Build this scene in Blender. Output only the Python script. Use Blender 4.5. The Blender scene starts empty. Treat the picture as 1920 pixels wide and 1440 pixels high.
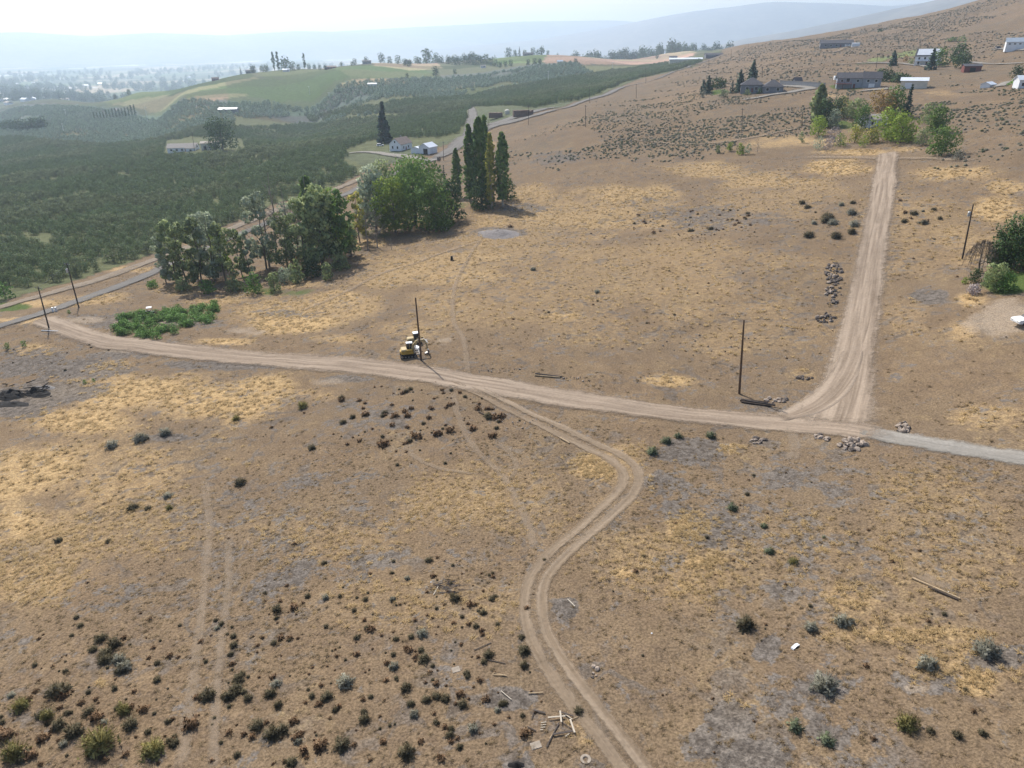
import bpy, math, random
import numpy as np
from mathutils import Matrix, Vector

random.seed(11)
RNG = np.random.default_rng(11)
SC = bpy.context.scene
COL = SC.collection
rad = math.radians

# ------------------------------------------------------------------ camera
FPX, PITCH, ROLL, CAMH = 1331.0, rad(25.7), rad(1.0), 50.0
cam_data = bpy.data.cameras.new('camera')
cam = bpy.data.objects.new('camera', cam_data)
COL.objects.link(cam)
cam_data.sensor_fit = 'HORIZONTAL'
cam_data.sensor_width = 36.0
cam_data.lens = 36.0 * FPX / 1920.0
cam_data.clip_start = 0.5
cam_data.clip_end = 60000
_F = Vector((0, math.cos(PITCH), -math.sin(PITCH)))
_U0 = Vector((0, math.sin(PITCH), math.cos(PITCH)))
_X0 = Vector((1, 0, 0))
_R = math.cos(ROLL) * _X0 - math.sin(ROLL) * _U0
_U = math.sin(ROLL) * _X0 + math.cos(ROLL) * _U0
cam.matrix_world = Matrix(((_R.x, _U.x, -_F.x, 0), (_R.y, _U.y, -_F.y, 0), (_R.z, _U.z, -_F.z, CAMH), (0, 0, 0, 1)))
SC.camera = cam

# ------------------------------------------------------------------ sky, sun, exposure
SUN_EL, SUN_AZ = rad(46), rad(-27)          # azimuth from +Y towards +X
world = bpy.data.worlds.new('World')
SC.world = world
world.use_nodes = True
nt = world.node_tree
nt.nodes.clear()
sky = nt.nodes.new('ShaderNodeTexSky')
sky.sky_type = 'NISHITA'
sky.sun_disc = False
sky.sun_elevation = SUN_EL
sky.sun_rotation = SUN_AZ
sky.altitude = 300
sky.air_density = 1.0
sky.dust_density = 3.0
sky.ozone_density = 1.0
bg = nt.nodes.new('ShaderNodeBackground')
bg.inputs['Strength'].default_value = 0.145
wo = nt.nodes.new('ShaderNodeOutputWorld')
nt.links.new(sky.outputs[0], bg.inputs[0])
nt.links.new(bg.outputs[0], wo.inputs[0])

sl = bpy.data.lights.new('sun', 'SUN')
sl.energy = 4.8
sl.angle = rad(0.6)
sl.color = (1.0, 0.95, 0.86)
sun = bpy.data.objects.new('sun', sl)
COL.objects.link(sun)
sdir = Vector((math.sin(SUN_AZ) * math.cos(SUN_EL), math.cos(SUN_AZ) * math.cos(SUN_EL), math.sin(SUN_EL)))
sun.rotation_euler = sdir.to_track_quat('Z', 'Y').to_euler()
sun.location = sdir * 900

vs = SC.view_settings
vs.view_transform = 'Standard'
vs.look = 'None'
vs.exposure = 0.29
vs.gamma = 1.0
vs.use_curve_mapping = False
SC.cycles.use_denoising = True
SC.cycles.max_bounces = 5
SC.cycles.diffuse_bounces = 2
SC.cycles.glossy_bounces = 2
SC.cycles.transmission_bounces = 4
SC.cycles.transparent_max_bounces = 8
SC.cycles.volume_bounces = 1
SC.cycles.caustics_reflective = False
SC.cycles.caustics_refractive = False

# ------------------------------------------------------------------ helpers: noise, rays, terrain
def hash2(ix, iy, seed):
    h = (ix.astype(np.int64) * 374761393 + iy.astype(np.int64) * 668265263 + seed * 974711) & 0x7fffffff
    h = ((h ^ (h >> 13)) * 1274126177) & 0x7fffffff
    return ((h ^ (h >> 16)) & 0xffff) / 65535.0

def vnoise(x, y, seed=0):
    x = np.asarray(x, float); y = np.asarray(y, float)
    ix = np.floor(x); iy = np.floor(y)
    fx = x - ix; fy = y - iy
    fx = fx * fx * (3 - 2 * fx); fy = fy * fy * (3 - 2 * fy)
    a = hash2(ix, iy, seed); b = hash2(ix + 1, iy, seed)
    c = hash2(ix, iy + 1, seed); d = hash2(ix + 1, iy + 1, seed)
    return (a * (1 - fx) + b * fx) * (1 - fy) + (c * (1 - fx) + d * fx) * fy

def fbm(x, y, seed=0, octv=4):
    s = 0; a = 0.5; t = 0
    x = np.asarray(x, float); y = np.asarray(y, float)
    for k in range(octv):
        s = s + a * vnoise(x, y, seed + k * 17); t += a
        x, y = x * 2.03 + 3.1, y * 2.03 - 1.7
        a *= 0.5
    return s / t                                    # 0..1

def sstep(a, b, v):
    t = np.clip((v - a) / (b - a), 0, 1)
    return t * t * (3 - 2 * t)

def ray(px, py):
    u = (np.asarray(px, float) - 960) / FPX
    v = -(np.asarray(py, float) - 720) / FPX
    up = u * math.cos(ROLL) + v * math.sin(ROLL)
    vp = v * math.cos(ROLL) - u * math.sin(ROLL)
    return np.stack([up, math.cos(PITCH) + vp * math.sin(PITCH), -math.sin(PITCH) + vp * math.cos(PITCH)], -1)

# surveyed points of the ground: picture point and its height above the road junction
CPZ = [(960,1440,2),(0,1440,0),(1920,1440,4.5),(500,1440,1),(1450,1440,3.5),
 (0,1100,-4),(500,1100,-1),(960,1100,.5),(1450,1100,2),(1920,1100,4.5),
 (0,800,-9),(250,780,-7),(500,800,-4.5),(700,780,-2.5),(960,880,-1),(1200,880,.3),(1920,860,5),(1700,830,3),
 (1500,790,0.6),(790,675,-3),(1386,737,-1),(1000,735,-1.6),(500,668,-6.8),(300,655,-9),(150,600,-12),(92,615,-12),(0,610,-14),(0,700,-12),
 (1805,485,7),(1910,600,7.5),(1900,520,8.5),(1800,700,4.2),(1600,600,2),(1640,450,6),(1660,305,13),(1250,600,-1),(1000,500,-3.2),(1250,420,0),(1450,430,4),
 (1400,320,6),(1000,400,-4),(900,450,-5.5),(700,500,-8.5),(520,570,-10.5),(300,560,-12.5),(400,540,-12.3),(820,440,-7.5),(1200,330,3),
 (150,575,-13),(250,525,-15),(460,435,-15),(640,367,-13),(760,318,-11),(830,295,-9),(880,250,-4),(990,233,4),(1098,237,9),(1106,192,9),(1193,183,11),(1250,145,16),(1340,110,26),
 (200,450,-20),(0,450,-24),(0,520,-20),(0,330,-38),(300,340,-24),(360,283,-22),(600,270,-17),(790,287,-8.5),(730,275,-10),(860,215,-4),(980,200,3),
 (0,240,-62),(300,225,-48),(600,205,-28),(850,175,-10),(1100,135,8),(1000,150,2),(0,215,-70),(200,195,-38),(340,180,-14),(560,134,11),(700,120,14),(800,127,11),(450,143,6),(485,136,9),(525,131,11),(605,129,12),(620,155,3),(260,172,-22),(110,186,-58),(700,150,4),(400,165,-6),(500,195,-22),(780,150,2),(1000,103,24),(1080,110,22),(900,135,6),(1250,100,18),(1310,95,24),
 (1500,295,9.5),(1660,250,16),(1800,285,16.5),(1900,400,11),(1900,300,18),(1510,230,15),(1300,240,10),(1400,200,18),
 (1350,180,20),(1600,165,24),(1710,165,25),(1850,165,26.5),(1735,125,31),(1575,88,41),(1900,92,40),(1400,130,26),(1480,120,31),(1250,170,14),(1900,230,22)]
CPD = [(1390,87,1150),(1500,74,1200),(1600,56,1250),(1700,36,1300),(1840,1,1300),(1920,-22,1300),(1750,60,950),(1880,50,900),
 (1390,112,2200),(1500,112,2300),(1600,110,2400),(1700,100,2400),(1900,70,2400),(1250,112,1800)]
cp = []
for x, y, z in CPZ:
    d = ray(x, y); t = (z - CAMH) / d[2]
    cp.append((d[0] * t, d[1] * t, z))
for x, y, r in CPD:
    d = ray(x, y); t = r / math.hypot(d[0], d[1])
    cp.append((d[0] * t, d[1] * t, CAMH + d[2] * t))
for az, r, z in [(-40,2600,-108),(-28,2700,-108),(-18,2900,-108),(-8,3400,-106),(2,3600,-104),(12,3300,-100),(25,3000,-80),(40,2600,60),(60,2500,120),
                 (-40,6000,-110),(-15,6000,-110),(5,6000,-110),(25,6000,-110),(45,6000,20),(-40,14000,-110),(0,14000,-110),(40,14000,-110),
                 (-60,900,-60),(-70,3000,-108),(-90,6000,-110),(-110,14000,-110),(90,6000,80),(90,1500,120),(110,14000,40),(180,14000,0),(180,4000,0),(180,1000,4),
                 (65,300,32),(70,100,9),(75,30,4),(-75,30,-2),(-70,100,-10),(-65,300,-34),(180,30,2),(180,120,3),(-140,200,-12),(140,200,14),(0,6,2),
                 (-12,2300,-60),(-20,2250,-80),(-26,2100,-90),(-34,1900,-92),(-4,2700,-30),(56,900,75),(56,1400,150),(75,900,90)]:
    a = rad(az)
    cp.append((math.sin(a) * r, math.cos(a) * r, z))
CP = np.array(cp)

def logdisc(x, y):
    r = np.hypot(x, y) + 1e-9
    s = np.log1p(r / 25.0) / r
    return x * s, y * s

_cu, _cv = logdisc(CP[:, 0], CP[:, 1])
def _tps(d2):
    return np.where(d2 > 1e-12, d2 * np.log(d2 + 1e-20), 0.0)
_n = len(CP)
_A = np.zeros((_n + 3, _n + 3))
_A[:_n, :_n] = _tps((_cu[:, None] - _cu) ** 2 + (_cv[:, None] - _cv) ** 2) + np.eye(_n) * 0.004
_A[:_n, _n] = 1; _A[:_n, _n + 1] = _cu; _A[:_n, _n + 2] = _cv
_A[_n:, :_n] = _A[:_n, _n:].T
_w = np.linalg.solve(_A, np.r_[CP[:, 2], 0, 0, 0])

def zbase(x, y):
    x = np.asarray(x, float); y = np.asarray(y, float)
    sh = x.shape
    u, v = logdisc(x.ravel(), y.ravel())
    out = np.empty(u.shape)
    for i in range(0, len(u), 20000):
        uu = u[i:i + 20000]; vv = v[i:i + 20000]
        d2 = (uu[:, None] - _cu) ** 2 + (vv[:, None] - _cv) ** 2
        out[i:i + 20000] = _tps(d2) @ _w[:_n] + _w[_n] + _w[_n + 1] * uu + _w[_n + 2] * vv
    return out.reshape(sh)

def zfun(x, y):
    x = np.asarray(x, float); y = np.asarray(y, float)
    r = np.hypot(x, y)
    z = zbase(x, y)
    z = z + (fbm(x / 45, y / 45, 3, 3) - .5) * np.clip(r / 150, .5, 1.7) * 1.5 * sstep(4000, 1500, r)
    z = z + (fbm(x / 7, y / 7, 5, 3) - .5) * .55 + (fbm(x / 1.7, y / 1.7, 8, 2) - .5) * .16
    hill = sstep(60, 400, x) * sstep(450, 800, r) * sstep(2400, 1300, r)
    z = z + hill * (fbm(x / 90, y / 90, 21, 4) - .5) * 11
    return z

_ts = np.geomspace(12, 16000, 900)
def hit(px, py):
    d = ray(px, py)
    d = d / math.hypot(d[0], d[1])
    X = d[0] * _ts; Y = d[1] * _ts
    g = CAMH + d[2] * _ts - zfun(X, Y)
    k = np.nonzero(g < 0)[0]
    if len(k) == 0:
        k = [len(_ts) - 1]
    k = max(k[0], 1)
    a, b = _ts[k - 1], _ts[k]
    for _ in range(2):
        tt = np.linspace(a, b, 12)
        g = CAMH + d[2] * tt - zfun(d[0] * tt, d[1] * tt)
        j = np.nonzero(g < 0)[0]
        j = max(j[0], 1) if len(j) else 11
        a, b = tt[j - 1], tt[j]
    t = (a + b) / 2
    return np.array([d[0] * t, d[1] * t, float(zfun(d[0] * t, d[1] * t))])

def pxm(p):
    """picture pixels per metre at a place"""
    v = Vector(p) - Vector((0, 0, CAMH))
    return FPX / v.dot(_F)

def ground(x, y):
    return float(zfun(x, y))

# ------------------------------------------------------------------ helpers: objects
def tag(o, label=None, cat=None, group=None, kind=None):
    if label: o['label'] = label
    if cat: o['category'] = cat
    if group: o['group'] = group
    if kind: o['kind'] = kind
    return o

def empty(name, loc=(0, 0, 0), rz=0.0):
    o = bpy.data.objects.new(name, None)
    COL.objects.link(o)
    o.location = Vector(loc)
    o.rotation_euler = (0, 0, rz)
    return o

def link(name, me, parent=None, loc=None, rz=0.0):
    o = bpy.data.objects.new(name, me)
    COL.objects.link(o)
    if parent: o.parent = parent
    if loc is not None: o.location = Vector(loc)
    if rz: o.rotation_euler = (0, 0, rz)
    return o

def fast_mesh(name, V, Fq, mats=(), mi=None, smooth=False, normals=None):
    """V (n,3); Fq (m,3 or 4) array of faces"""
    V = np.asarray(V, np.float32); Fq = np.asarray(Fq, np.int32)
    me = bpy.data.meshes.new(name)
    m, k = Fq.shape
    me.vertices.add(len(V)); me.vertices.foreach_set('co', V.ravel())
    me.loops.add(m * k); me.loops.foreach_set('vertex_index', Fq.ravel())
    me.polygons.add(m)
    me.polygons.foreach_set('loop_start', np.arange(m, dtype=np.int32) * k)
    me.polygons.foreach_set('loop_total', np.full(m, k, np.int32))
    if mi is not None: me.polygons.foreach_set('material_index', np.asarray(mi, np.int32))
    me.polygons.foreach_set('use_smooth', np.full(m, smooth))
    for q in mats: me.materials.append(q)
    me.update(calc_edges=True)
    if normals is not None:
        me.polygons.foreach_set('use_smooth', np.full(m, True))
        me.normals_split_custom_set_from_vertices(np.asarray(normals, np.float32))
    return me

class MB:
    """collects shapes, then builds ONE mesh"""
    def __init__(s):
        s.v = []; s.f = []
    def add(s, vs, fs):
        n = len(s.v)
        s.v += [tuple(q) for q in vs]
        s.f += [tuple(i + n for i in q) for q in fs]
        return s
    def box(s, c, d, rz=0.0, rx=0.0, ry=0.0, taper=1.0, bevel=0.0):
        M = Matrix.Rotation(rz, 3, 'Z') @ Matrix.Rotation(ry, 3, 'Y') @ Matrix.Rotation(rx, 3, 'X')
        hx, hy, hz = d[0] / 2, d[1] / 2, d[2] / 2
        if bevel > 0:
            b = min(bevel, hx * .9, hy * .9, hz * .9)
            pts = []
            ring = [(hx - b, -hy), (hx, -hy + b), (hx, hy - b), (hx - b, hy), (-hx + b, hy), (-hx, hy - b), (-hx, -hy + b), (-hx + b, -hy)]
            for z, sh in ((-hz, b), (-hz + b, 0), (hz - b, 0), (hz, b)):
                t = taper if z > 0 else 1.0
                for (x, y) in ring:
                    pts.append(((x - math.copysign(sh, x)) * t, (y - math.copysign(sh, y)) * t, z))
            fs = [tuple(range(7, -1, -1)), tuple(range(24, 32))]
            for k in range(3):
                for i in range(8):
                    j = (i + 1) % 8
                    fs.append((k * 8 + i, k * 8 + j, k * 8 + 8 + j, k * 8 + 8 + i))
        else:
            pts = [(x * (taper if z > 0 else 1), y * (taper if z > 0 else 1), z) for z in (-hz, hz) for x, y in ((-hx, -hy), (hx, -hy), (hx, hy), (-hx, hy))]
            fs = [(3, 2, 1, 0), (4, 5, 6, 7), (0, 1, 5, 4), (1, 2, 6, 5), (2, 3, 7, 6), (3, 0, 4, 7)]
        c = Vector(c)
        return s.add([M @ Vector(p) + c for p in pts], fs)
    def tube(s, pts, radii, n=6, cap=True):
        pts = [Vector(p) for p in pts]
        if not hasattr(radii, '__len__'): radii = [radii] * len(pts)
        vs = []; fs = []
        up = None
        for i, p in enumerate(pts):
            d = (pts[min(i + 1, len(pts) - 1)] - pts[max(i - 1, 0)])
            d = d.normalized() if d.length > 1e-9 else Vector((0, 0, 1))
            if up is None: up = Vector((1, 0, 0)) if abs(d.z) > .7 else Vector((0, 0, 1))
            a = d.cross(up).normalized(); b = d.cross(a)
            for k in range(n):
                t = 2 * math.pi * k / n
                vs.append(p + (a * math.cos(t) + b * math.sin(t)) * radii[i])
        for i in range(len(pts) - 1):
            for k in range(n):
                j = (k + 1) % n
                fs.append((i * n + k, i * n + j, (i + 1) * n + j, (i + 1) * n + k))
        if cap:
            fs.append(tuple(range(n - 1, -1, -1)))
            fs.append(tuple(range((len(pts) - 1) * n, len(pts) * n)))
        return s.add(vs, fs)
    def prism(s, poly, axis, a, b):
        """poly of 2D points extruded along axis ('x','y','z') from a to b"""
        n = len(poly)
        def m(p, t):
            return {'x': (t, p[0], p[1]), 'y': (p[0], t, p[1]), 'z': (p[0], p[1], t)}[axis]
        vs = [m(p, a) for p in poly] + [m(p, b) for p in poly]
        fs = [tuple(range(n)), tuple(range(2 * n - 1, n - 1, -1))]
        fs += [(i, i + n, (i + 1) % n + n, (i + 1) % n) for i in range(n)]
        return s.add(vs, fs)
    def mesh(s, name, mat, smooth=False):
        me = bpy.data.meshes.new(name)
        me.from_pydata(s.v, [], s.f)
        me.validate()
        me.materials.append(mat)
        if smooth:
            me.polygons.foreach_set('use_smooth', [True] * len(me.polygons))
        me.update()
        return me
    def build(s, name, mat, parent=None, loc=None, rz=0.0, smooth=False):
        return link(name, s.mesh(name, mat, smooth), parent, loc, rz)

def set_col(me, name, arr):
    a = me.attributes.new(name, 'FLOAT_COLOR', 'POINT')
    out = np.ones((len(arr), 4), np.float32); out[:, :arr.shape[1]] = arr
    a.data.foreach_set('color', out.ravel())

# ------------------------------------------------------------------ helpers: materials
class NT:
    def __init__(s, tree): s.t = tree
    def n(s, typ, **kw):
        o = s.t.nodes.new(typ)
        for k, v in kw.items():
            if k.startswith('i_'):
                o.inputs[k[2:]].default_value = v
            else: setattr(o, k, v)
        return o
    def l(s, a, b): s.t.links.new(a, b)
    def pos(s, scale=(1, 1, 1)):
        g = s.n('ShaderNodeNewGeometry')
        if scale == (1, 1, 1): return g.outputs['Position']
        m = s.n('ShaderNodeVectorMath', operation='MULTIPLY')
        s.l(g.outputs['Position'], m.inputs[0]); m.inputs[1].default_value = scale
        return m.outputs[0]
    def noise(s, vec, scale, detail=4, rough=.55, dist=0.0):
        o = s.n('ShaderNodeTexNoise')
        o.inputs['Scale'].default_value = scale; o.inputs['Detail'].default_value = detail
        o.inputs['Roughness'].default_value = rough; o.inputs['Distortion'].default_value = dist
        if vec is not None: s.l(vec, o.inputs['Vector'])
        return o.outputs['Fac']
    def ramp(s, fac, a, b, lo=0.0, hi=1.0):
        m = s.n('ShaderNodeMapRange', interpolation_type='SMOOTHSTEP')
        s.l(fac, m.inputs['Value'])
        m.inputs['From Min'].default_value = a; m.inputs['From Max'].default_value = b
        m.inputs['To Min'].default_value = lo; m.inputs['To Max'].default_value = hi
        return m.outputs[0]
    def math(s, op, a, b=None, clamp=False):
        m = s.n('ShaderNodeMath', operation=op, use_clamp=clamp)
        for i, q in enumerate((a, b)):
            if q is None: continue
            if isinstance(q, (int, float)): m.inputs[i].default_value = q
            else: s.l(q, m.inputs[i])
        return m.outputs[0]
    def mix(s, fac, a, b, typ='MIX'):
        m = s.n('ShaderNodeMix', data_type='RGBA', blend_type=typ)
        for sock, q in ((m.inputs[0], fac), (m.inputs[6], a), (m.inputs[7], b)):
            if isinstance(q, (int, float)): sock.default_value = q
            elif isinstance(q, tuple): sock.default_value = (*q, 1)
            else: s.l(q, sock)
        return m.outputs[2]
    def scale(s, col, fac):
        """multiply a colour by a value"""
        m = s.n('ShaderNodeVectorMath', operation='SCALE')
        s.l(col, m.inputs[0]); s.l(fac, m.inputs['Scale'])
        return m.outputs[0]
    def attr(s, name):
        a = s.n('ShaderNodeAttribute', attribute_name=name)
        sp = s.n('ShaderNodeSeparateColor')
        s.l(a.outputs['Color'], sp.inputs[0])
        return sp.outputs
    def bump(s, h, strength, dist):
        b = s.n('ShaderNodeBump')
        b.inputs['Strength'].default_value = strength; b.inputs['Distance'].default_value = dist
        s.l(h, b.inputs['Height'])
        return b.outputs[0]

def new_mat(name):
    m = bpy.data.materials.new(name)
    m.use_nodes = True
    m.node_tree.nodes.clear()
    N = NT(m.node_tree)
    out = N.n('ShaderNodeOutputMaterial')
    bs = N.n('ShaderNodeBsdfPrincipled')
    bs.inputs['Roughness'].default_value = .9
    bs.inputs['Specular IOR Level'].default_value = .15
    N.l(bs.outputs[0], out.inputs[0])
    return m, N, bs, out

def plain(name, col, rough=.6, metal=0.0, var=.18, scale=1.5, spec=.3, bump=0.0):
    """a paint, wood, metal ... with a little wear in tone"""
    m, N, bs, out = new_mat(name)
    tc = N.n('ShaderNodeTexCoord').outputs['Object']
    n = N.noise(tc, scale, 5, .6)
    c = N.mix(1.0, col, N.ramp(n, .25, .75, 1 - var, 1 + var), 'MULTIPLY')
    N.l(c, bs.inputs['Base Color'])
    bs.inputs['Roughness'].default_value = rough
    bs.inputs['Metallic'].default_value = metal
    bs.inputs['Specular IOR Level'].default_value = spec
    if bump:
        N.l(N.bump(N.noise(tc, scale * 8, 3), bump, .02), bs.inputs['Normal'])
    return m

def leafy(name, c1, c2, scale=.6, trans=.28, var=.3):
    """leaves: two tones in clumps, each plant a little different, some light let through"""
    m, N, bs, out = new_mat(name)
    tc = N.n('ShaderNodeTexCoord').outputs['Object']
    oi = N.n('ShaderNodeObjectInfo').outputs['Random']
    n = N.noise(tc, scale, 3, .6)
    c = N.mix(N.ramp(n, .32, .68), c1, c2)
    k = N.noise(tc, scale * 9, 2, .5)
    f = N.math('MULTIPLY', N.ramp(k, .2, .8, 1 - var, 1 + var), N.math('MULTIPLY_ADD', oi, .35))
    # MULTIPLY_ADD third input
    f.node.inputs[1].links[0].from_node.inputs[2].default_value = .82
    c = N.scale(c, f)
    N.l(c, bs.inputs['Base Color'])
    bs.inputs['Roughness'].default_value = .75
    tr = N.n('ShaderNodeBsdfTranslucent')
    N.l(c, tr.inputs[0])
    mx = N.n('ShaderNodeMixShader')
    mx.inputs[0].default_value = trans
    N.l(bs.outputs[0], mx.inputs[1]); N.l(tr.outputs[0], mx.inputs[2]); N.l(mx.outputs[0], out.inputs[0])
    return m

# ------------------------------------------------------------------ where the ground changes: patches and fields, in metres on the ground
def world_poly(pts):
    return np.array([hit(x, y)[:2] for x, y in pts])

def in_poly(P, x, y):
    c = np.zeros(np.shape(x), bool)
    n = len(P); j = n - 1
    for i in range(n):
        xi, yi = P[i]; xj, yj = P[j]
        with np.errstate(divide='ignore', invalid='ignore'):
            k = ((yi > y) != (yj > y)) & (x < (xj - xi) * (y - yi) / (yj - yi + 1e-12) + xi)
        c ^= k; j = i
    return c

GOLD = [(1200,520,420,130,.42),(950,450,250,70,.45),(1700,420,180,120,.42),(1450,620,200,80,.35),(180,880,280,130,.55),(40,1000,220,150,.5),(560,580,240,40,.6),(800,500,200,50,.6),(1050,400,320,60,.5),(1000,570,320,90,.38),(1350,560,200,90,.32),(1450,380,200,40,.4),(1250,1060,200,90,.4),(1750,1000,200,150,.3),(900,930,250,80,.35),(1800,450,100,60,.5),(1150,880,90,60,.6),(1800,1250,140,50,.5),(60,570,90,9,.8),(240,505,80,10,.7),(380,455,60,8,.6),(330,545,60,14,.7),(560,535,80,10,.6),(300,740,260,50,1.),(480,730,120,30,.9),(160,790,140,40,.95),(90,880,130,70,.85),(40,980,90,60,.8),(60,1090,110,60,.55),(20,880,60,90,.8),(240,1000,200,80,.3),
 (540,605,130,26,1.),(640,635,90,16,.6),(420,640,60,8,.9),(640,560,90,18,.75),(740,520,110,26,.6),(820,560,90,40,.45),(880,480,120,22,.6),(760,620,80,30,.45),(1060,590,70,20,.6),
 (1080,410,240,36,.6),(1180,365,160,24,.7),(1000,360,60,30,.55),(1330,320,120,20,.65),(1300,420,120,30,.35),(1570,312,70,20,1.),(1780,325,110,18,.75),(1860,390,60,26,.9),(1880,350,50,20,.7),(1440,340,120,24,.6),(1600,285,90,8,.8),
 (1250,715,60,14,.9),(1110,880,46,34,.85),(1290,985,50,36,.8),(1170,1075,40,16,.9),(1320,1055,50,20,.75),(1290,1100,60,34,.5),(1830,1285,55,34,.95),(1380,1330,40,30,.6),(1660,1160,120,20,.4),(1600,1120,70,30,.5),(1700,1190,160,20,.6),
 (1100,600,160,60,.35),(1350,640,120,40,.4),(1250,560,160,60,.3),(1820,560,44,20,.95),(1800,620,50,30,.6),(1700,600,60,80,.35),(1850,780,100,30,.5),(1500,700,40,20,.4),(1370,840,30,10,.7),(760,420,80,10,.7),(930,420,50,8,.7),(690,455,50,10,.8),
 (200,690,60,14,.8),(60,655,60,14,.6),(180,560,90,12,.7),(30,600,60,8,.8),(420,565,80,10,.6),(900,270,30,8,.9),(940,215,40,6,.9),(1100,1380,40,40,.4),(760,1130,260,60,.3),(860,950,160,60,.4),(600,1000,200,60,.35),(1500,1000,160,80,.3),(1750,930,150,60,.35),(1800,1060,120,80,.3),
 (1560,180,40,6,.6),(1760,175,40,6,.5),(1800,120,60,5,.7),(1700,280,40,6,.6),(1500,265,90,14,.7),(1440,270,80,10,.6),(190,1280,28,12,.7),(1150,940,60,30,.4)]
GREY = [(110,690,150,26,.75),(60,670,80,20,.7),(200,665,90,14,.6),(1300,415,150,20,.45),(700,780,120,40,.3),(1290,850,80,34,.8),(1240,905,60,30,.7),(1330,1000,80,40,.75),(1250,960,60,30,.6),(1480,900,60,30,.4),(1440,1215,26,34,1.),(1370,1350,50,50,1.),(1400,1420,90,50,1.),(1320,1400,50,40,.9),(1540,1285,60,28,.9),(1870,1235,60,24,.9),(1740,1280,60,24,.6),(1460,1100,50,24,.8),(1350,1110,60,24,.5),
 (1060,1140,26,24,.9),(955,1312,55,24,1.),(935,437,48,11,1.),(90,740,120,24,1.),(20,760,70,26,1.),(170,730,50,16,.7),(530,588,60,10,.8),(420,685,180,9,.8),(640,710,60,8,.6),(250,605,150,10,.6),(1440,770,60,9,.5),
 (1050,295,60,14,.5),(980,390,50,10,.6),(1740,555,36,14,.8),(1290,400,140,26,.4),(1420,410,60,20,.4),(300,820,60,8,.5),(560,930,160,50,.3),(520,1060,220,70,.35),(200,1120,150,40,.45),(1500,950,300,120,.25),(1480,1080,60,40,.4),(1500,1300,90,60,.4),(1570,1360,60,40,.4),(970,1435,30,12,1.)]
GREEN = [(400,535,90,9,.55),(520,520,70,9,.5),(620,500,60,9,.5),(1890,528,52,30,1.),(1345,172,22,6,1.),(1590,163,40,6,1.),(30,575,60,10,.8),(800,415,70,12,.8),(700,440,60,12,.5),(1580,235,40,12,.7),(850,385,60,10,.6),(770,290,40,6,.6),(500,545,90,12,.6),(1660,98,70,6,.45),(1720,90,60,5,.4)]
BARE = [(1880,592,70,38,1.),(1830,600,40,26,.7),(600,715,60,8,.5),(470,620,50,9,.6),(260,600,70,12,.8),(1570,775,90,26,.9),(1590,800,70,14,.8),(160,600,60,10,.8),(1540,760,60,30,.4),(1500,830,60,16,.4),(1720,1290,36,12,.8),(980,860,60,30,.3),(860,700,60,6,.4),(240,655,90,10,.6),(830,640,30,20,.5),(820,690,40,8,.5),
 (750,650,60,14,.4),(1060,770,60,12,.3),(40,565,60,8,.3)]
def make_ell(L):
    out = []
    for x, y, rx, ry, s in L:
        c = hit(x, y)[:2]
        out.append((c, hit(x + rx, y)[:2] - c, hit(x, y + ry)[:2] - c, s))
    return out
EL = [make_ell(q) for q in (GOLD, GREY, GREEN, BARE)]
def patch(k, x, y):
    out = np.zeros(np.shape(x))
    r = np.hypot(x, y)
    w = (fbm(x / 9, y / 9, 40 + k, 4) - .5) * 1.1
    for c, e1, e2, s in EL[k]:
        R = max(np.hypot(*e1), np.hypot(*e2)) * 1.9
        sel = (np.abs(x - c[0]) < R) & (np.abs(y - c[1]) < R)
        if not sel.any(): continue
        dx = x[sel] - c[0]; dy = y[sel] - c[1]
        det = e1[0] * e2[1] - e1[1] * e2[0]
        a = (dx * e2[1] - dy * e2[0]) / det; b = (e1[0] * dy - e1[1] * dx) / det
        q = np.sqrt(a * a + b * b) + w[sel]
        out[sel] = np.maximum(out[sel], s * sstep(1.35, .35, q))
    return out

# fields: (picture outline, r g b of what grows there)
FIELDS = [
 ([(-60,592),(60,549),(160,521),(300,473),(460,407),(640,344),(690,318),(640,290),(880,255),(900,200),(1090,190),(1180,152),(1310,122),(1290,108),(1120,122),(880,160),(700,190),(450,205),(120,240),(-60,262)], (.11,.118,.06)),
 ([(-60,262),(120,240),(450,205),(700,188),(880,158),(1120,122),(1090,112),(850,140),(620,172),(420,190),(200,200),(-60,215)], (.10,.125,.10)),
 ([(-60,215),(200,200),(205,188),(110,183),(-60,190)], (.07,.09,.05)),
 ([(118,180),(230,172),(330,180),(300,196),(205,197)], (.10,.125,.055)),
 ([(230,172),(380,150),(480,143),(400,160),(320,180)], (.06,.085,.035)),
 ([(205,197),(300,180),(360,168),(480,144),(490,146),(380,172),(330,188),(240,199)], (.20,.18,.105)),
 ([(350,178),(490,146),(560,148),(620,160),(480,182),(350,195)], (.09,.12,.05)),
 ([(380,142),(560,130),(640,128),(640,150),(560,147),(490,143)], (.10,.125,.055)),
 ([(350,188),(440,177),(475,178),(380,195)], (.21,.185,.11)),
 ([(640,128),(700,122),(790,130),(830,145),(700,150),(620,158),(560,150)], (.085,.115,.05)),
 ([(640,158),(700,148),(770,149),(760,156),(700,164),(640,165)], (.28,.22,.14)),
 ([(690,118),(770,115),(830,128),(770,132),(700,124)], (.28,.225,.15)),
 ([(800,167),(890,153),(905,155),(820,172)], (.42,.35,.25)),
 ([(920,112),(1000,102),(1060,110),(1020,118),(930,120)], (.11,.165,.06)),
 ([(1040,100),(1200,98),(1320,92),(1300,104),(1100,122),(1020,120)], (.29,.23,.155)),
 ([(1640,108),(1700,95),(1760,88),(1740,96),(1690,108),(1600,122)], (.17,.19,.08)),
 ([(990,102),(1320,84),(1390,80),(1390,83),(1280,96)], (.06,.09,.05)),
]
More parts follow.
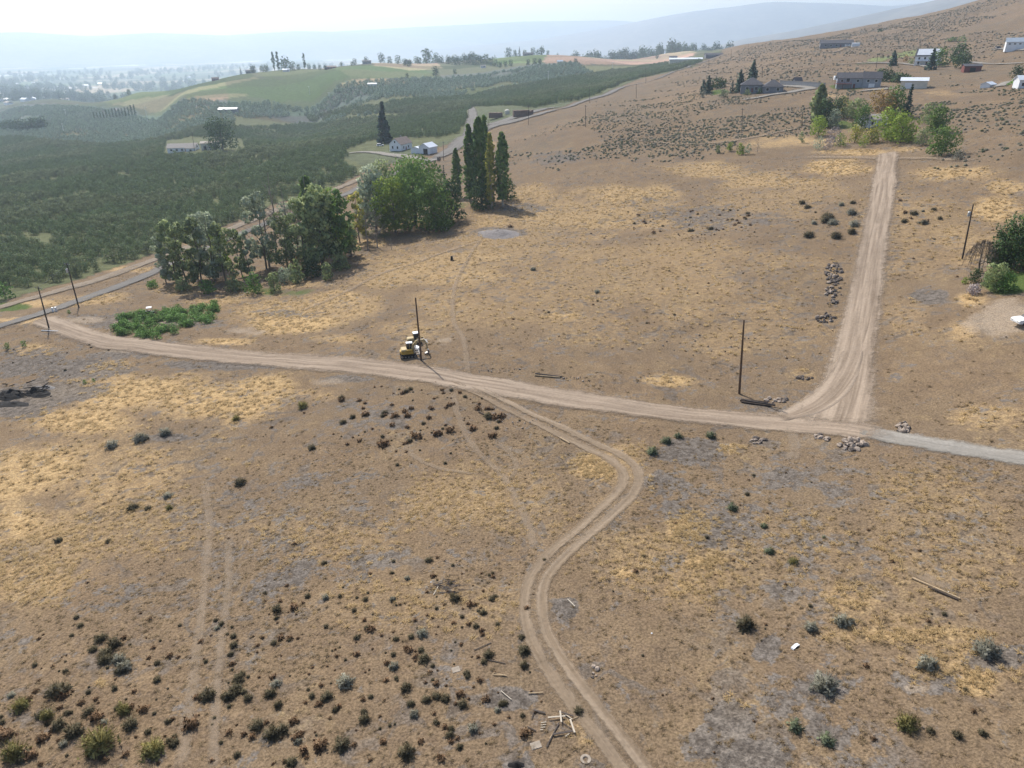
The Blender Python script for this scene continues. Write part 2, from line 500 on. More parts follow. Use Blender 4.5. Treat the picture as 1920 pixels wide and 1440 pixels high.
_rd = world_poly([(-100,606),(60,548),(160,520),(300,472),(460,406),(640,343),(700,312),(760,298),(850,266),(940,226),(1060,198),(1180,155),(1290,122),(1345,106)])
FPOLY = [(np.concatenate([_rd, [(420, 1500), (700, 2300), (200, 2700), (-500, 2500), (-1100, 2200), (-1500, 1900), (-1500, 900), (-900, 300)]]), (.10, .112, .065))]
FPOLY += [(world_poly(p), c) for p, c in FIELDS]

def ground_attrs(x, y):
    """m1: gold, grey, green | m2: bare, cultivated, dark scrub | fld: colour of the cultivated ground"""
    r = np.hypot(x, y)
    gold = patch(0, x, y); grey = patch(1, x, y); green = patch(2, x, y); bare = patch(3, x, y)
    fld = np.zeros((len(x), 3)); cult = np.zeros(len(x))
    wx = x + (fbm(x / 30, y / 30, 70, 3) - .5) * np.minimum(r * .012, 12); wy = y + (fbm(x / 30, y / 30, 71, 3) - .5) * np.minimum(r * .03, 30)
    for P, c in FPOLY:
        k = in_poly(P, wx, wy)
        fld[k] = c; cult[k] = 1
    ca, sa = math.cos(.35), math.sin(.35)
    bl = hash2(np.floor((x * ca + y * sa) / 170), np.floor((y * ca - x * sa) / 95), 15)
    bl2 = hash2(np.floor((x * ca + y * sa) / 170), np.floor((y * ca - x * sa) / 95), 16)
    mid = (cult > .5) & (r > 1000) & (r < 2600)
    fld[mid] *= (.72 + .55 * bl[mid])[:, None] * np.stack([.9 + .35 * bl2[mid], np.ones(mid.sum()), .85 + .3 * bl2[mid]], -1)
    # the valley floor: a patchwork of small fields
    far = (r > 1900) & (cult < .5) & (x < r * .5)
    cx = np.floor(x / 260 + fbm(x / 900, y / 900, 80, 2) * 3); cy = np.floor(y / 420 + fbm(x / 900, y / 900, 81, 2) * 3)
    h = hash2(cx, cy, 5); h2 = hash2(cx, cy, 9)
    pal = np.array([(.08,.11,.06),(.10,.14,.06),(.26,.22,.14),(.07,.09,.06),(.34,.28,.19),(.12,.14,.08),(.20,.19,.12),(.55,.55,.54)])
    idx = np.where(h2 > .97, 7, np.minimum((h * 7).astype(int), 6))
    fld[far] = pal[idx][far]; cult[far] = 1
    scrub = sstep(.45, .62, fbm(x / 60, y / 60, 90, 4)) * sstep(250, 420, r) * (x > -40)
    return np.stack([gold, grey, green], -1), np.stack([bare, cult, scrub], -1), fld

# ------------------------------------------------------------------ ground material
def ground_colour(N):
    P = N.pos()
    m1 = N.attr('m1'); m2 = N.attr('m2')
    fl = N.n('ShaderNodeAttribute', attribute_name='fld').outputs['Color']
    nbig = N.noise(P, .035, 3, .6)
    nmid = N.noise(P, .22, 5, .62, .4)
    nsm = N.noise(P, 1.1, 4, .65)
    nfine = N.noise(P, 4.5, 3, .7)
    st = N.noise(N.pos((.9, 2.2, 1)), .9, 3, .7, .5)
    # dry soil and stubble
    c = N.mix(N.ramp(nmid, .3, .72), (.166, .117, .073), (.216, .155, .096))
    c = N.mix(N.ramp(nbig, .35, .7), c, (.167, .123, .081))
    c = N.mix(N.math('MULTIPLY', N.ramp(nsm, .46, .62), .7), c, (.138, .100, .069))
    # pale straw tufts
    g = N.math('ADD', m1[0], N.math('MULTIPLY', N.math('SUBTRACT', nsm, .5), 1.2))
    gf = N.math('MULTIPLY', N.ramp(g, .10, 1.0), .92)
    gc = N.mix(N.ramp(st, .3, .7), (.31, .205, .10), (.52, .37, .19))
    c = N.mix(gf, c, gc)
    sg = N.math('MULTIPLY', N.ramp(N.noise(P, .09, 4, .6), .46, .68), N.ramp(nsm, .42, .7))
    c = N.mix(N.math('MULTIPLY', sg, .55), c, (.344, .251, .131))
    # grey ash-coloured bare soil: named patches and small blotches
    blot = N.math('MULTIPLY', N.ramp(N.noise(P, .33, 4, .6, .9), .535, .60), N.ramp(N.noise(P, .04, 4), .38, .54))
    gm = N.math('ADD', N.math('MULTIPLY', m1[1], 1.12), N.math('ADD', N.math('MULTIPLY', N.math('SUBTRACT', nmid, .5), 2.6), N.math('MULTIPLY', N.math('SUBTRACT', nsm, .5), 1.6)))
    gm = N.math('MAXIMUM', N.ramp(gm, .26, .50), N.math('MULTIPLY', blot, .75))
    gcol = N.mix(N.ramp(nsm, .35, .65), (.072, .064, .058), (.168, .150, .134))
    c = N.mix(N.math('MULTIPLY', gm, .85), c, gcol)
    # bare pale dirt
    bm = N.math('ADD', m2[0], N.math('MULTIPLY', N.math('SUBTRACT', nmid, .5), 1.2))
    c = N.mix(N.math('MULTIPLY', N.ramp(bm, .3, .8), .85), c, N.mix(nsm, (.255, .200, .144), (.316, .255, .193)))
    # sage scrub too far to see bush by bush
    c = N.mix(N.math('MULTIPLY', N.math('MULTIPLY', m2[2], N.ramp(nmid, .4, .65)), .6), c, (.117, .103, .079))
    # lawns and weeds
    gn = N.math('ADD', m1[2], N.math('MULTIPLY', N.math('SUBTRACT', nmid, .5), .9))
    c = N.mix(N.ramp(gn, .35, .75), c, N.mix(nsm, (.052, .086, .021), (.103, .131, .041)))
    # fields
    fc = N.mix(1.0, fl, N.ramp(nmid, .25, .75, .78, 1.22), 'MULTIPLY')
    c = N.mix(m2[1], c, fc)
    # crumbs
    c = N.mix(1.0, c, N.ramp(nfine, .3, .7, .60, 1.32), 'MULTIPLY')
    h = N.math('ADD', N.math('MULTIPLY', nsm, .55), N.math('MULTIPLY', nfine, .45))
    return c, h

m_ground, N, bs, _ = new_mat('dry_ground')
c, h = ground_colour(N)
N.l(c, bs.inputs['Base Color'])
N.l(N.bump(h, .9, .26), bs.inputs['Normal'])
bs.inputs['Roughness'].default_value = 1.0
bs.inputs['Specular IOR Level'].default_value = .05

def road_mat(name, c1, c2, c3, streak=.6, cut=(.06, .95), jitter=1.0, bump=.5, amount=1.0):
    m, N, bs, out = new_mat(name)
    uv = N.n('ShaderNodeUVMap', uv_map='UVMap').outputs[0]
    mp = N.n('ShaderNodeVectorMath', operation='MULTIPLY'); N.l(uv, mp.inputs[0]); mp.inputs[1].default_value = (1.6, .06, 1)
    s1 = N.noise(mp.outputs[0], 1.0, 5, .65, .5)
    P = N.pos()
    s2 = N.noise(P, .35, 5, .6); s3 = N.noise(P, 3.0, 4, .7)
    mp2 = N.n('ShaderNodeVectorMath', operation='MULTIPLY'); N.l(uv, mp2.inputs[0]); mp2.inputs[1].default_value = (.75, .022, 1)
    s0 = N.noise(mp2.outputs[0], 1.0, 4, .6, .8)
    c = N.mix(N.math('ADD', N.math('MULTIPLY', N.ramp(s1, .3, .7), .5), N.math('MULTIPLY', N.ramp(s0, .36, .62), .5)), c1, c2)
    c = N.mix(N.math('MULTIPLY', N.ramp(s2, .5, .75), .55), c, c3)
    c = N.mix(1.0, c, N.ramp(s3, .25, .75, .84, 1.14), 'MULTIPLY')
    a = N.attr('road')[0]
    f = N.math('ADD', a, N.math('MULTIPLY', N.math('SUBTRACT', N.noise(P, 1.3, 5, .7), .5), jitter))
    f = N.math('ADD', f, N.math('MULTIPLY', N.math('SUBTRACT', s2, .5), .9))
    f = N.math('MULTIPLY', N.ramp(f, *cut), amount)
    N.l(c, bs.inputs['Base Color'])
    tr = N.n('ShaderNodeBsdfTransparent'); mx = N.n('ShaderNodeMixShader')
    N.l(f, mx.inputs[0]); N.l(tr.outputs[0], mx.inputs[1]); N.l(bs.outputs[0], mx.inputs[2]); N.l(mx.outputs[0], out.inputs[0])
    hh = N.math('ADD', N.math('MULTIPLY', s1, streak), N.math('MULTIPLY', s3, .35))
    N.l(N.bump(hh, bump, .22), bs.inputs['Normal'])
    bs.inputs['Roughness'].default_value = 1.0
    bs.inputs['Specular IOR Level'].default_value = .05
    return m
m_dirt = road_mat('graded_dirt', (.165, .126, .093), (.34, .272, .209), (.255, .202, .156))
m_track = road_mat('wheel_track', (.190, .142, .096), (.315, .248, .182), (.235, .181, .128), jitter=1.5, amount=.85, cut=(.0, 1.0))
m_faint = road_mat('faint_track', (.255, .196, .138), (.337, .265, .196), (.275, .213, .151), jitter=1.3, cut=(.08, .85), amount=.5)
m_gravel = road_mat('crushed_gravel', (.20, .186, .165), (.275, .256, .228), (.19, .170, .143))
m_asphalt = road_mat('worn_chipseal', (.135, .126, .116), (.18, .17, .158), (.21, .19, .165), jitter=.3, bump=.2)
m_lane = road_mat('farm_lane', (.195, .161, .128), (.262, .214, .161), (.150, .131, .105))

# ------------------------------------------------------------------ ground sheet
az_f = np.arange(-50, 50.01, .17)
az_c = np.concatenate([np.arange(-180, -50, 4.0), az_f, np.arange(52, 180, 4.0)])
AZ = np.radians(az_c)
RR = np.concatenate([[1.0, 8, 16], np.geomspace(22, 1500, 440), np.geomspace(1500, 15000, 110)[1:]])
A2, R2 = np.meshgrid(AZ, RR, indexing='xy')
GX = (np.sin(A2) * R2).ravel(); GY = (np.cos(A2) * R2).ravel()
GZ = zfun(GX, GY)
nA, nR = len(AZ), len(RR)
ii, jj = np.meshgrid(np.arange(nR - 1), np.arange(nA), indexing='ij')
j2 = (jj + 1) % nA
quads = np.stack([ii * nA + jj, (ii + 1) * nA + jj, (ii + 1) * nA + j2, ii * nA + j2], -1).reshape(-1, 4)[:, ::-1]
me = fast_mesh('ground', np.stack([GX, GY, GZ], -1), quads, [m_ground], smooth=True)
a1, a2, a3 = ground_attrs(GX, GY)
set_col(me, 'm1', a1); set_col(me, 'm2', a2); set_col(me, 'fld', a3)
tag(link('ground', me), 'dry tan hillside and valley ground with straw grass', 'ground', kind='structure')

# ------------------------------------------------------------------ roads and tracks: strips that lie on the ground
def smooth_path(P, step):
    P = np.asarray(P, float)
    Q = [P[0]]
    n = len(P)
    for i in range(n - 1):
        p0 = P[max(i - 1, 0)]; p1 = P[i]; p2 = P[i + 1]; p3 = P[min(i + 2, n - 1)]
        k = max(2, int(np.hypot(*(p2 - p1)) / step))
        for t in np.linspace(0, 1, k + 1)[1:]:
            Q.append(.5 * ((2 * p1) + (-p0 + p2) * t + (2 * p0 - 5 * p1 + 4 * p2 - p3) * t * t + (-p0 + 3 * p1 - 3 * p2 + p3) * t ** 3))
    return np.array(Q)

def strip(name, pts, width, mat, mask, prof=None, step=1.0, nc=13, label=None, wpts=False, lift=.05, wvar=.08, open_end=False):
    P = np.array(pts, float) if wpts else world_poly(pts)
    Q = smooth_path(P, step)
    T = np.gradient(Q, axis=0); T /= np.linalg.norm(T, axis=1)[:, None] + 1e-9
    Nn = np.stack([T[:, 1], -T[:, 0]], -1)
    s = np.r_[0, np.cumsum(np.linalg.norm(np.diff(Q, axis=0), axis=1))]
    w = np.interp(np.linspace(0, 1, len(Q)), np.linspace(0, 1, len(width)), width) if hasattr(width, '__len__') else np.full(len(Q), width)
    w = w * (1 + (fbm(s / 9, s * 0 + 3, 7, 3) - .5) * 2 * wvar)
    u = np.linspace(-1, 1, nc)
    X = Q[:, None, 0] + Nn[:, None, 0] * u * w[:, None] / 2
    Y = Q[:, None, 1] + Nn[:, None, 1] * u * w[:, None] / 2
    r = np.hypot(X, Y)
    Z = zfun(X, Y)
    off = (lift + r * .0007) * np.where(np.abs(u) > .99, -1.0, 1.0)
    if prof is not None: off = off + prof(u, X, Y)
    V = np.stack([X, Y, Z + off], -1).reshape(-1, 3)
    n = len(Q)
    i, j = np.meshgrid(np.arange(n - 1), np.arange(nc - 1), indexing='ij')
    F = np.stack([i * nc + j, i * nc + j + 1, (i + 1) * nc + j + 1, (i + 1) * nc + j], -1).reshape(-1, 4)
    me = fast_mesh(name, V, F, [mat], smooth=True)
    mk = np.broadcast_to(mask(u), X.shape).copy()
    e = s if open_end else np.minimum(s, s[-1] - s); mk *= sstep(0, 3 * w.mean() / 4, e)[:, None]
    set_col(me, 'road', np.stack([mk.ravel()] * 3, -1))
    uvl = me.uv_layers.new(name='UVMap')
    uvv = np.stack([np.broadcast_to(u, X.shape) * w[:, None] / 2, np.broadcast_to(s[:, None], X.shape)], -1).reshape(-1, 2)
    li = np.empty(len(me.loops), np.int32); me.loops.foreach_get('vertex_index', li)
    uvl.data.foreach_set('uv', uvv[li].astype(np.float32).ravel())
    o = tag(link(name, me), label, 'road', kind='structure')
    return Q

full = lambda u: sstep(1.0, .35, np.abs(u))
def two_rut(c, hw):
    return lambda u: np.maximum(sstep(hw, hw * .4, np.abs(np.abs(u) - c)), .30 * sstep(1, .5, np.abs(u)))
def berm(u, X, Y):
    b = np.exp(-((np.abs(u) - .90) / .07) ** 2) * (.02 + .5 * np.clip(fbm(X / 2.5, Y / 2.5, 33, 3) - .42, 0, 1))
    rr = (fbm(X / 1.2, Y / 1.2, 31, 2) - .5) * .10
    return (b + rr) * (np.abs(u) < .99)
def ruts(u, X, Y):
    return (-.05 * np.exp(-((np.abs(u) - .45) / .16) ** 2) + .05 * np.exp(-(u / .2) ** 2) * (fbm(X / 1.5, Y / 1.5, 35, 2))) * (np.abs(u) < .99)

road_main = strip('dirt_road', [(70,596),(130,618),(200,640),(330,657),(550,678),(700,690),(800,702),(1000,737),(1200,768),(1400,789),(1500,797),(1590,804),(1690,822)], [8,9.5,10.5,10,9.4,9,8.6,7.4], m_dirt, full, berm, label='wide graded dirt road crossing the dry field', nc=17)
strip('gravel_road', [(1590,806),(1630,812),(1670,820),(1760,836),(1850,850),(1920,860),(2060,884),(2300,940),(2700,1050),(3100,1180)], [4.5,5,5,5,5], m_gravel, full, berm, label='grey gravel road leaving the junction', lift=.04, nc=13)
strip('dirt_road', [(1556,812),(1572,775),(1588,720),(1604,640),(1617,580),(1632,490),(1645,420),(1655,360),(1661,315),(1663,300),(1664,284)], [13,10,8.6,8.4,8.6,8.8,9,9,9], m_dirt, full, berm, label='straight bulldozed dirt road running uphill towards the grove', nc=17, lift=.08)
strip('dirt_road', [(1440,786),(1500,772),(1545,745),(1578,705),(1598,660)], [3,6,6,5,4], m_dirt, lambda u: sstep(-1, -.4, u), None, label='dirt curve where the uphill road joins', lift=.14, open_end=True)
strip('dirt_track', [(840,712),(900,735),(1000,785),(1100,832),(1160,862),(1183,890),(1172,925),(1120,975),(1055,1030),(1012,1080),(1000,1130),(1010,1190),(1050,1260),(1110,1340),(1180,1430),(1250,1530)], [3.4,3.6,4.2,4.4,4.2,3.9,3.6,3.4], m_track, two_rut(.44, .40), ruts, step=.6, label='two wheel ruts winding down through the dry field', nc=21)
for pts, wd, lb in [
  ([(848,735),(862,790),(890,840),(940,890),(970,940),(990,985),(1002,1030)], 1.1, 'narrow pale footpath down the field'),
  ([(383,900),(392,980),(385,1080),(372,1200),(355,1330),(335,1450)], 1.1, 'faint pale wheel line on the lower slope'),
  ([(430,1000),(428,1100),(415,1200),(405,1330),(400,1450)], .9, 'second faint wheel line on the lower slope'),
  ([(560,585),(640,552),(720,512),(790,490),(850,468),(900,452)], 1.8, 'pale track along the foot of the tree belt'),
  ([(880,730),(870,640),(850,600),(852,540),(870,500),(900,450)], 1.2, 'faint track up past the parked machines'),
  ([(1690,1060),(1750,1090),(1810,1115)], 1.2, 'short pale scrape on the slope'),
  ([(1480,800),(1490,840),(1478,870)], 1.6, 'tyre scrape below the junction'),
  ([(1520,800),(1520,830),(1545,845)], 1.2, 'curved tyre scrape below the junction'),
  ([(760,830),(775,855),(830,880),(900,890)], .8, 'curved tyre mark in the stubble'),
  ([(930,830),(955,850),(968,875),(955,900)], .8, 'turning tyre mark in the stubble'),
  ([(1500,296),(1580,296),(1663,298),(1750,297),(1840,300)], 3.6, 'thin lane crossing at the top of the uphill road'),
  ([(1180,262),(1300,270),(1400,260),(1500,240)], 2.5, 'pale lane through the sage'),
  ([(1280,165),(1400,145),(1500,130),(1590,120),(1640,115)], 4, 'pale lane on the upper hillside'),
  ([(1400,130),(1480,112),(1560,98),(1620,88),(1700,86)], 5, 'pale gravel lane to the ridge house')]:
    strip('dirt_track', pts, wd * 1.5, m_track if wd > 2 else m_faint, lambda u: sstep(1, .3, np.abs(u)) * .75, None, step=.7 if wd < 2 else 3, nc=7, label=lb, lift=.03)
road_cty = strip('paved_road', [(-260,690),(-100,645),(0,612),(80,588),(160,560),(280,514),(380,470),(460,436),(560,398),(640,368),(700,342),(760,318),(815,298),(850,276),(885,250),(940,232),(1000,217),(1060,203),(1110,186),(1180,161),(1240,145),(1290,127),(1340,110),(1362,103)], [7,7,7,7,7,7,7.5,9,11,9,7.5,7,7,8,9], m_asphalt, full, None, step=2.5, label='worn grey paved road along the orchard', lift=.10)
strip('farm_lane', [(-200,640),(-60,596),(60,560),(160,532),(300,484),(380,452),(470,414),(560,380),(640,351),(680,335)], [7,7,7,7,7,6], m_lane, lambda u: sstep(1, .6, np.abs(u)) * .8, None, step=2, label='dusty lane between the orchard and the road', lift=.06)
strip('yard_lane', [(640,290),(690,286),(740,292),(800,301),(830,298)], [5,6,8,10,6], m_gravel, full, None, step=2, label='gravel yard in front of the white barn', lift=.16)
strip('yard_lane', [(880,258),(884,235),(886,215),(884,201)], [14,12,10,6], m_asphalt, full, None, step=2, label='grey gravel spur beside the bin stacks', lift=.2)
strip('yard_lane', [(900,240),(960,222),(1020,205),(1060,200)], [20,26,18,6], m_asphalt, full, None, step=2, label='grey gravel apron beside the paved road', lift=.18)
strip('yard_lane', [(812,301),(848,281),(880,256),(930,236),(990,221),(1045,206)], [8,15,22,23,20,8], m_asphalt, full, None, step=2, label='wide grey gravel pull-out where the paved road bends', lift=.22)
strip('driveway', [(1385,188),(1420,184),(1450,178),(1490,172),(1520,166),(1480,162),(1440,163)], [3.5,4.5,6,9,10,6], m_gravel, full, None, step=1.5, label='grey driveway to the dark hip-roofed house', lift=.12)
strip('driveway', [(1610,172),(1640,169),(1665,167),(1690,165)], [6,9,9,6], m_gravel, full, None, step=1.5, label='gravel drive between grey house and white garage', lift=.12)
strip('driveway', [(1600,120),(1660,119),(1700,121),(1745,128)], [5,6,6,5], m_gravel, full, None, step=2, label='gravel drive to the pale two-storey house', lift=.15)
strip('driveway', [(1930,118),(1860,121),(1800,116),(1760,122)], [4,5,5,4], m_gravel, full, None, step=2, label='gravel lane below the metal shop', lift=.15)
strip('driveway', [(1860,93),(1890,93),(1930,95)], [7,9,9], m_gravel, full, None, step=2, label='gravel pad before the metal shop', lift=.2)
strip('driveway', [(1870,165),(1890,155),(1925,150)], [9,8,6], m_gravel, full, None, step=2, label='gravel turnaround at the edge of the hill lots', lift=.15)

# ------------------------------------------------------------------ far hills
def hill_mat(name, c1, c2):
    m, N, bs, _ = new_mat(name)
    P = N.pos()
    n = N.noise(P, .0022, 6, .6); k = N.noise(P, .012, 5, .6)
    c = N.mix(N.ramp(n, .35, .68), c1, c2)
    c = N.mix(1.0, c, N.ramp(k, .3, .7, .75, 1.2), 'MULTIPLY')
    N.l(c, bs.inputs['Base Color'])
    return m
m_hill = hill_mat('far_hill_slope', (.11, .10, .085), (.16, .14, .11))
RTOP = []
def ridge(name, prof, r, depth, label, base=-112, seed=1, rough=.12):
    prof = np.array(prof, float)
    d = ray(prof[:, 0], prof[:, 1]); hz = np.hypot(d[:, 0], d[:, 1])
    az = np.arctan2(d[:, 0], d[:, 1]); ztop = CAMH + d[:, 2] / hz * r
    a = np.linspace(az[0], az[-1], 260)
    zt = np.interp(a, az, ztop)
    k = np.ones(7) / 7; zt = np.convolve(np.pad(zt, 3, 'edge'), k, 'valid')
    t = np.linspace(-1, 1, 41)
    A, T = np.meshgrid(a, t, indexing='ij')
    R = r + T * depth
    X = np.sin(A) * R; Y = np.cos(A) * R
    sh = np.cos(np.clip(T, -1, 1) * math.pi / 2) ** 1.3
    nz = (fbm(X / (r * .07), Y / (r * .07), seed, 5) - .5)
    Z = base + (zt[:, None] - base) * sh * (1 + nz * rough * 4 * (1 - sh) + nz * rough * .4)
    RTOP.append(Z.max())
    n, m = A.shape
    i, j = np.meshgrid(np.arange(n - 1), np.arange(m - 1), indexing='ij')
    F = np.stack([i * m + j, i * m + j + 1, (i + 1) * m + j + 1, (i + 1) * m + j], -1).reshape(-1, 4)
    tag(link(name, fast_mesh(name, np.stack([X, Y, Z], -1).reshape(-1, 3), F, [m_hill], smooth=True)), label, 'hill', kind='structure')
ridge('hills', [(-700,75),(-300,66),(-60,64),(40,60),(100,64),(170,68),(290,62),(420,67),(560,58),(640,60),(740,66),(860,76),(960,88)], 12400, 2000, 'pale blue hills along the far side of the valley', seed=3)
ridge('hills', [(820,92),(907,84),(1000,74),(1053,66),(1150,50),(1273,25),(1360,14),(1453,3),(1557,5),(1673,12),(1760,2),(1900,-8),(2500,-20)], 10800, 2400, 'tall hazy blue ridge behind the valley town', seed=5)
ridge('hills', [(500,70),(640,58),(800,50),(973,41),(1140,38),(1240,44),(1400,50),(1700,60)], 13600, 1200, 'faintest ridge under the white sky', seed=8)
ridge('hills', [(1240,108),(1310,94),(1393,74),(1500,55),(1620,30),(1747,2),(1900,-35),(2500,-60)], 6200, 1500, 'nearer blue ridge beside the brown hillside', seed=11, base=-104)

# ------------------------------------------------------------------ haze: the air between
mh = bpy.data.materials.new('valley_haze')
mh.use_nodes = True
mh.node_tree.nodes.clear()
N = NT(mh.node_tree)
vo = N.n('ShaderNodeOutputMaterial')
pv = N.n('ShaderNodeVolumePrincipled')
HAZE = 1.3e-4
pv.inputs['Color'].default_value = (.64, .79, .98, 1)
pv.inputs['Density'].default_value = HAZE
pv.inputs['Anisotropy'].default_value = .5
N.l(pv.outputs[0], vo.inputs['Volume'])
zlo = float(GZ.min()) - 8; ztop_ = max(RTOP) + 40; print('haze top', ztop_)
o = MB().box((0, 0, (zlo + ztop_) / 2), (31000, 31000, ztop_ - zlo)).build('haze', mh)
tag(o, 'pale blue haze filling the valley air', 'haze', kind='stuff')

# ------------------------------------------------------------------ plants: leaf clouds and limbs
M = {}
M['bark'] = plain('grey_bark', (.13, .105, .085), .95, var=.35, scale=3)
M['bark_pale'] = plain('pale_bark', (.33, .29, .24), .95, var=.3, scale=2)
M['twig'] = plain('dry_twig', (.24, .205, .18), .95, var=.25, scale=2)
M['green'] = leafy('leaf_green', (.075, .139, .034), (.160, .255, .055), .35)
M['green_yellow'] = leafy('leaf_yellow_green', (.168, .260, .039), (.291, .367, .061), .4, .35)
M['green_dark'] = leafy('leaf_dark_green', (.039, .076, .030), (.085, .139, .046), .4, .2)
M['green_grey'] = leafy('leaf_grey_green', (.242, .294, .201), (.449, .499, .346), .45)
M['green_dull'] = leafy('leaf_dull_green', (.155, .208, .098), (.330, .380, .155), .5)
M['poplar'] = leafy('leaf_poplar', (.094, .174, .049), (.226, .319, .094), .6)
M['poplar_yellow'] = leafy('leaf_poplar_yellow', (.213, .255, .064), (.510, .446, .095), .5, .35)
M['conifer'] = leafy('needle_dark', (.025, .055, .039), (.060, .103, .064), .5, .1)
M['rust'] = leafy('leaf_rust', (.276, .160, .064), (.340, .255, .085), .4)
M['mauve'] = leafy('twig_mauve', (.319, .265, .276), (.446, .394, .383), .5, .1)
M['orchard'] = leafy('leaf_orchard', (.099, .140, .065), (.172, .228, .111), .7, .28)
M['orchard_dull'] = leafy('leaf_orchard_dull', (.123, .156, .081), (.207, .242, .128), .7, .28)
M['trellis'] = leafy('leaf_trellis', (.158, .225, .158), (.290, .357, .264), .8, .2)
M['sage'] = leafy('sage_dark', (.088, .079, .049), (.185, .157, .096), 1.6, .3, .35)
M['sage_grey'] = leafy('sage_grey', (.22, .215, .165), (.34, .33, .265), 1.4, .35, .3)
M['sage_brown'] = leafy('clod_brown', (.105, .064, .035), (.211, .131, .074), 2.0, .1, .45)
M['rabbit'] = leafy('rabbitbrush_olive', (.150, .150, .053), (.386, .325, .124), 1.2, .2, .4)
M['sage_green'] = leafy('sage_green', (.12, .145, .085), (.20, .225, .14), 1.5, .25, .4)
M['weed'] = leafy('weed_green', (.082, .177, .042), (.203, .332, .095), .5, .3)
M['straw'] = leafy('straw_tuft', (.38, .275, .14), (.54, .40, .22), 1.5, .35, .25)
M['stubble'] = leafy('stubble_tuft', (.20, .148, .09), (.30, .225, .135), 1.5, .3, .3)

def unit(n, rng):
    v = rng.normal(size=(n, 3))
    return v / (np.linalg.norm(v, axis=1)[:, None] + 1e-9)

def leaf_quads(C, size, rng, up=.0, elong=1.0, out=None):
    """one four-cornered leaf clump at each centre"""
    n = len(C)
    nrm = unit(n, rng); nrm[:, 2] = nrm[:, 2] * (1 - up) + up * np.sign(rng.random(n) - .2) * .8
    nrm /= np.linalg.norm(nrm, axis=1)[:, None] + 1e-9
    t = np.cross(nrm, unit(n, rng)); t /= np.linalg.norm(t, axis=1)[:, None] + 1e-9
    b = np.cross(nrm, t)
    s = np.asarray(size).reshape(-1, 1) * (0.6 + .8 * rng.random((n, 1)))
    t = t * s * elong; b = b * s
    k = .55 + .35 * rng.random((n, 1))
    V = np.stack([C - t, C - b * k, C + t * (.7 + .3 * rng.random((n, 1))), C + b * k], 1).reshape(-1, 3)
    F = np.arange(n * 4).reshape(n, 4)
    if out is None: return V, F, None
    gn = np.cross(V.reshape(-1, 4, 3)[:, 2] - V.reshape(-1, 4, 3)[:, 0], V.reshape(-1, 4, 3)[:, 3] - V.reshape(-1, 4, 3)[:, 1])
    gn /= np.linalg.norm(gn, axis=1)[:, None] + 1e-9
    fl = np.einsum('ij,ij->i', gn, out) < 0
    F[fl] = F[fl][:, ::-1]; gn[fl] *= -1
    nn = out + gn * .45; nn /= np.linalg.norm(nn, axis=1)[:, None] + 1e-9
    return V, F, np.repeat(nn, 4, axis=0)

def lobe_cloud(lobes, n, rng, hollow=.45):
    L = np.array(lobes, float)
    w = (L[:, 3] * L[:, 4] + L[:, 3] * L[:, 5] + L[:, 4] * L[:, 5]); w /= w.sum()
    k = rng.choice(len(L), n, p=w)
    d = unit(n, rng)
    r = (hollow + (1 - hollow) * rng.random(n) ** .6) * (1 + rng.normal(0, .06, n))
    C = L[k, :3] + d * L[k, 3:6] * r[:, None]
    return C, d

def limbs(mb, h, spread, rng, n=7, r0=None, top=.85, sides=5, sub=2):
    r0 = r0 or h * .02
    trunk = [(0, 0, -.3)]
    x = y = 0
    for i in range(1, 6):
        x += rng.normal(0, h * .012); y += rng.normal(0, h * .012)
        trunk.append((x, y, h * top * i / 5))
    mb.tube(trunk, [r0 * (1.15 - .2 * i) for i in range(6)], sides)
    for k in range(n):
        f = .22 + .6 * (k + rng.random()) / n
        i = f * 5; a = int(i); q = i - a
        p = np.array(trunk[a]) * (1 - q) + np.array(trunk[min(a + 1, 5)]) * q
        p[2] = h * top * f
        az = rng.random() * 6.283
        ln = spread * (.7 + .5 * rng.random()) * (1.1 - .5 * f)
        e = p + np.array([math.cos(az) * ln, math.sin(az) * ln, ln * (.5 + .5 * rng.random())])
        m = (p + e) / 2 + rng.normal(0, ln * .06, 3)
        rr = r0 * (1 - f) * .5 + r0 * .08
        mb.tube([p, m, e], [rr, rr * .65, rr * .2], 4, cap=False)
        for _ in range(sub):
            t = .4 + .5 * rng.random(); s = p * (1 - t) + e * t
            az2 = az + rng.normal(0, .8); l2 = ln * .5
            e2 = s + np.array([math.cos(az2) * l2, math.sin(az2) * l2, l2 * (.3 + .8 * rng.random())])
            mb.tube([s, e2], [rr * .4, rr * .12], 3, cap=False)

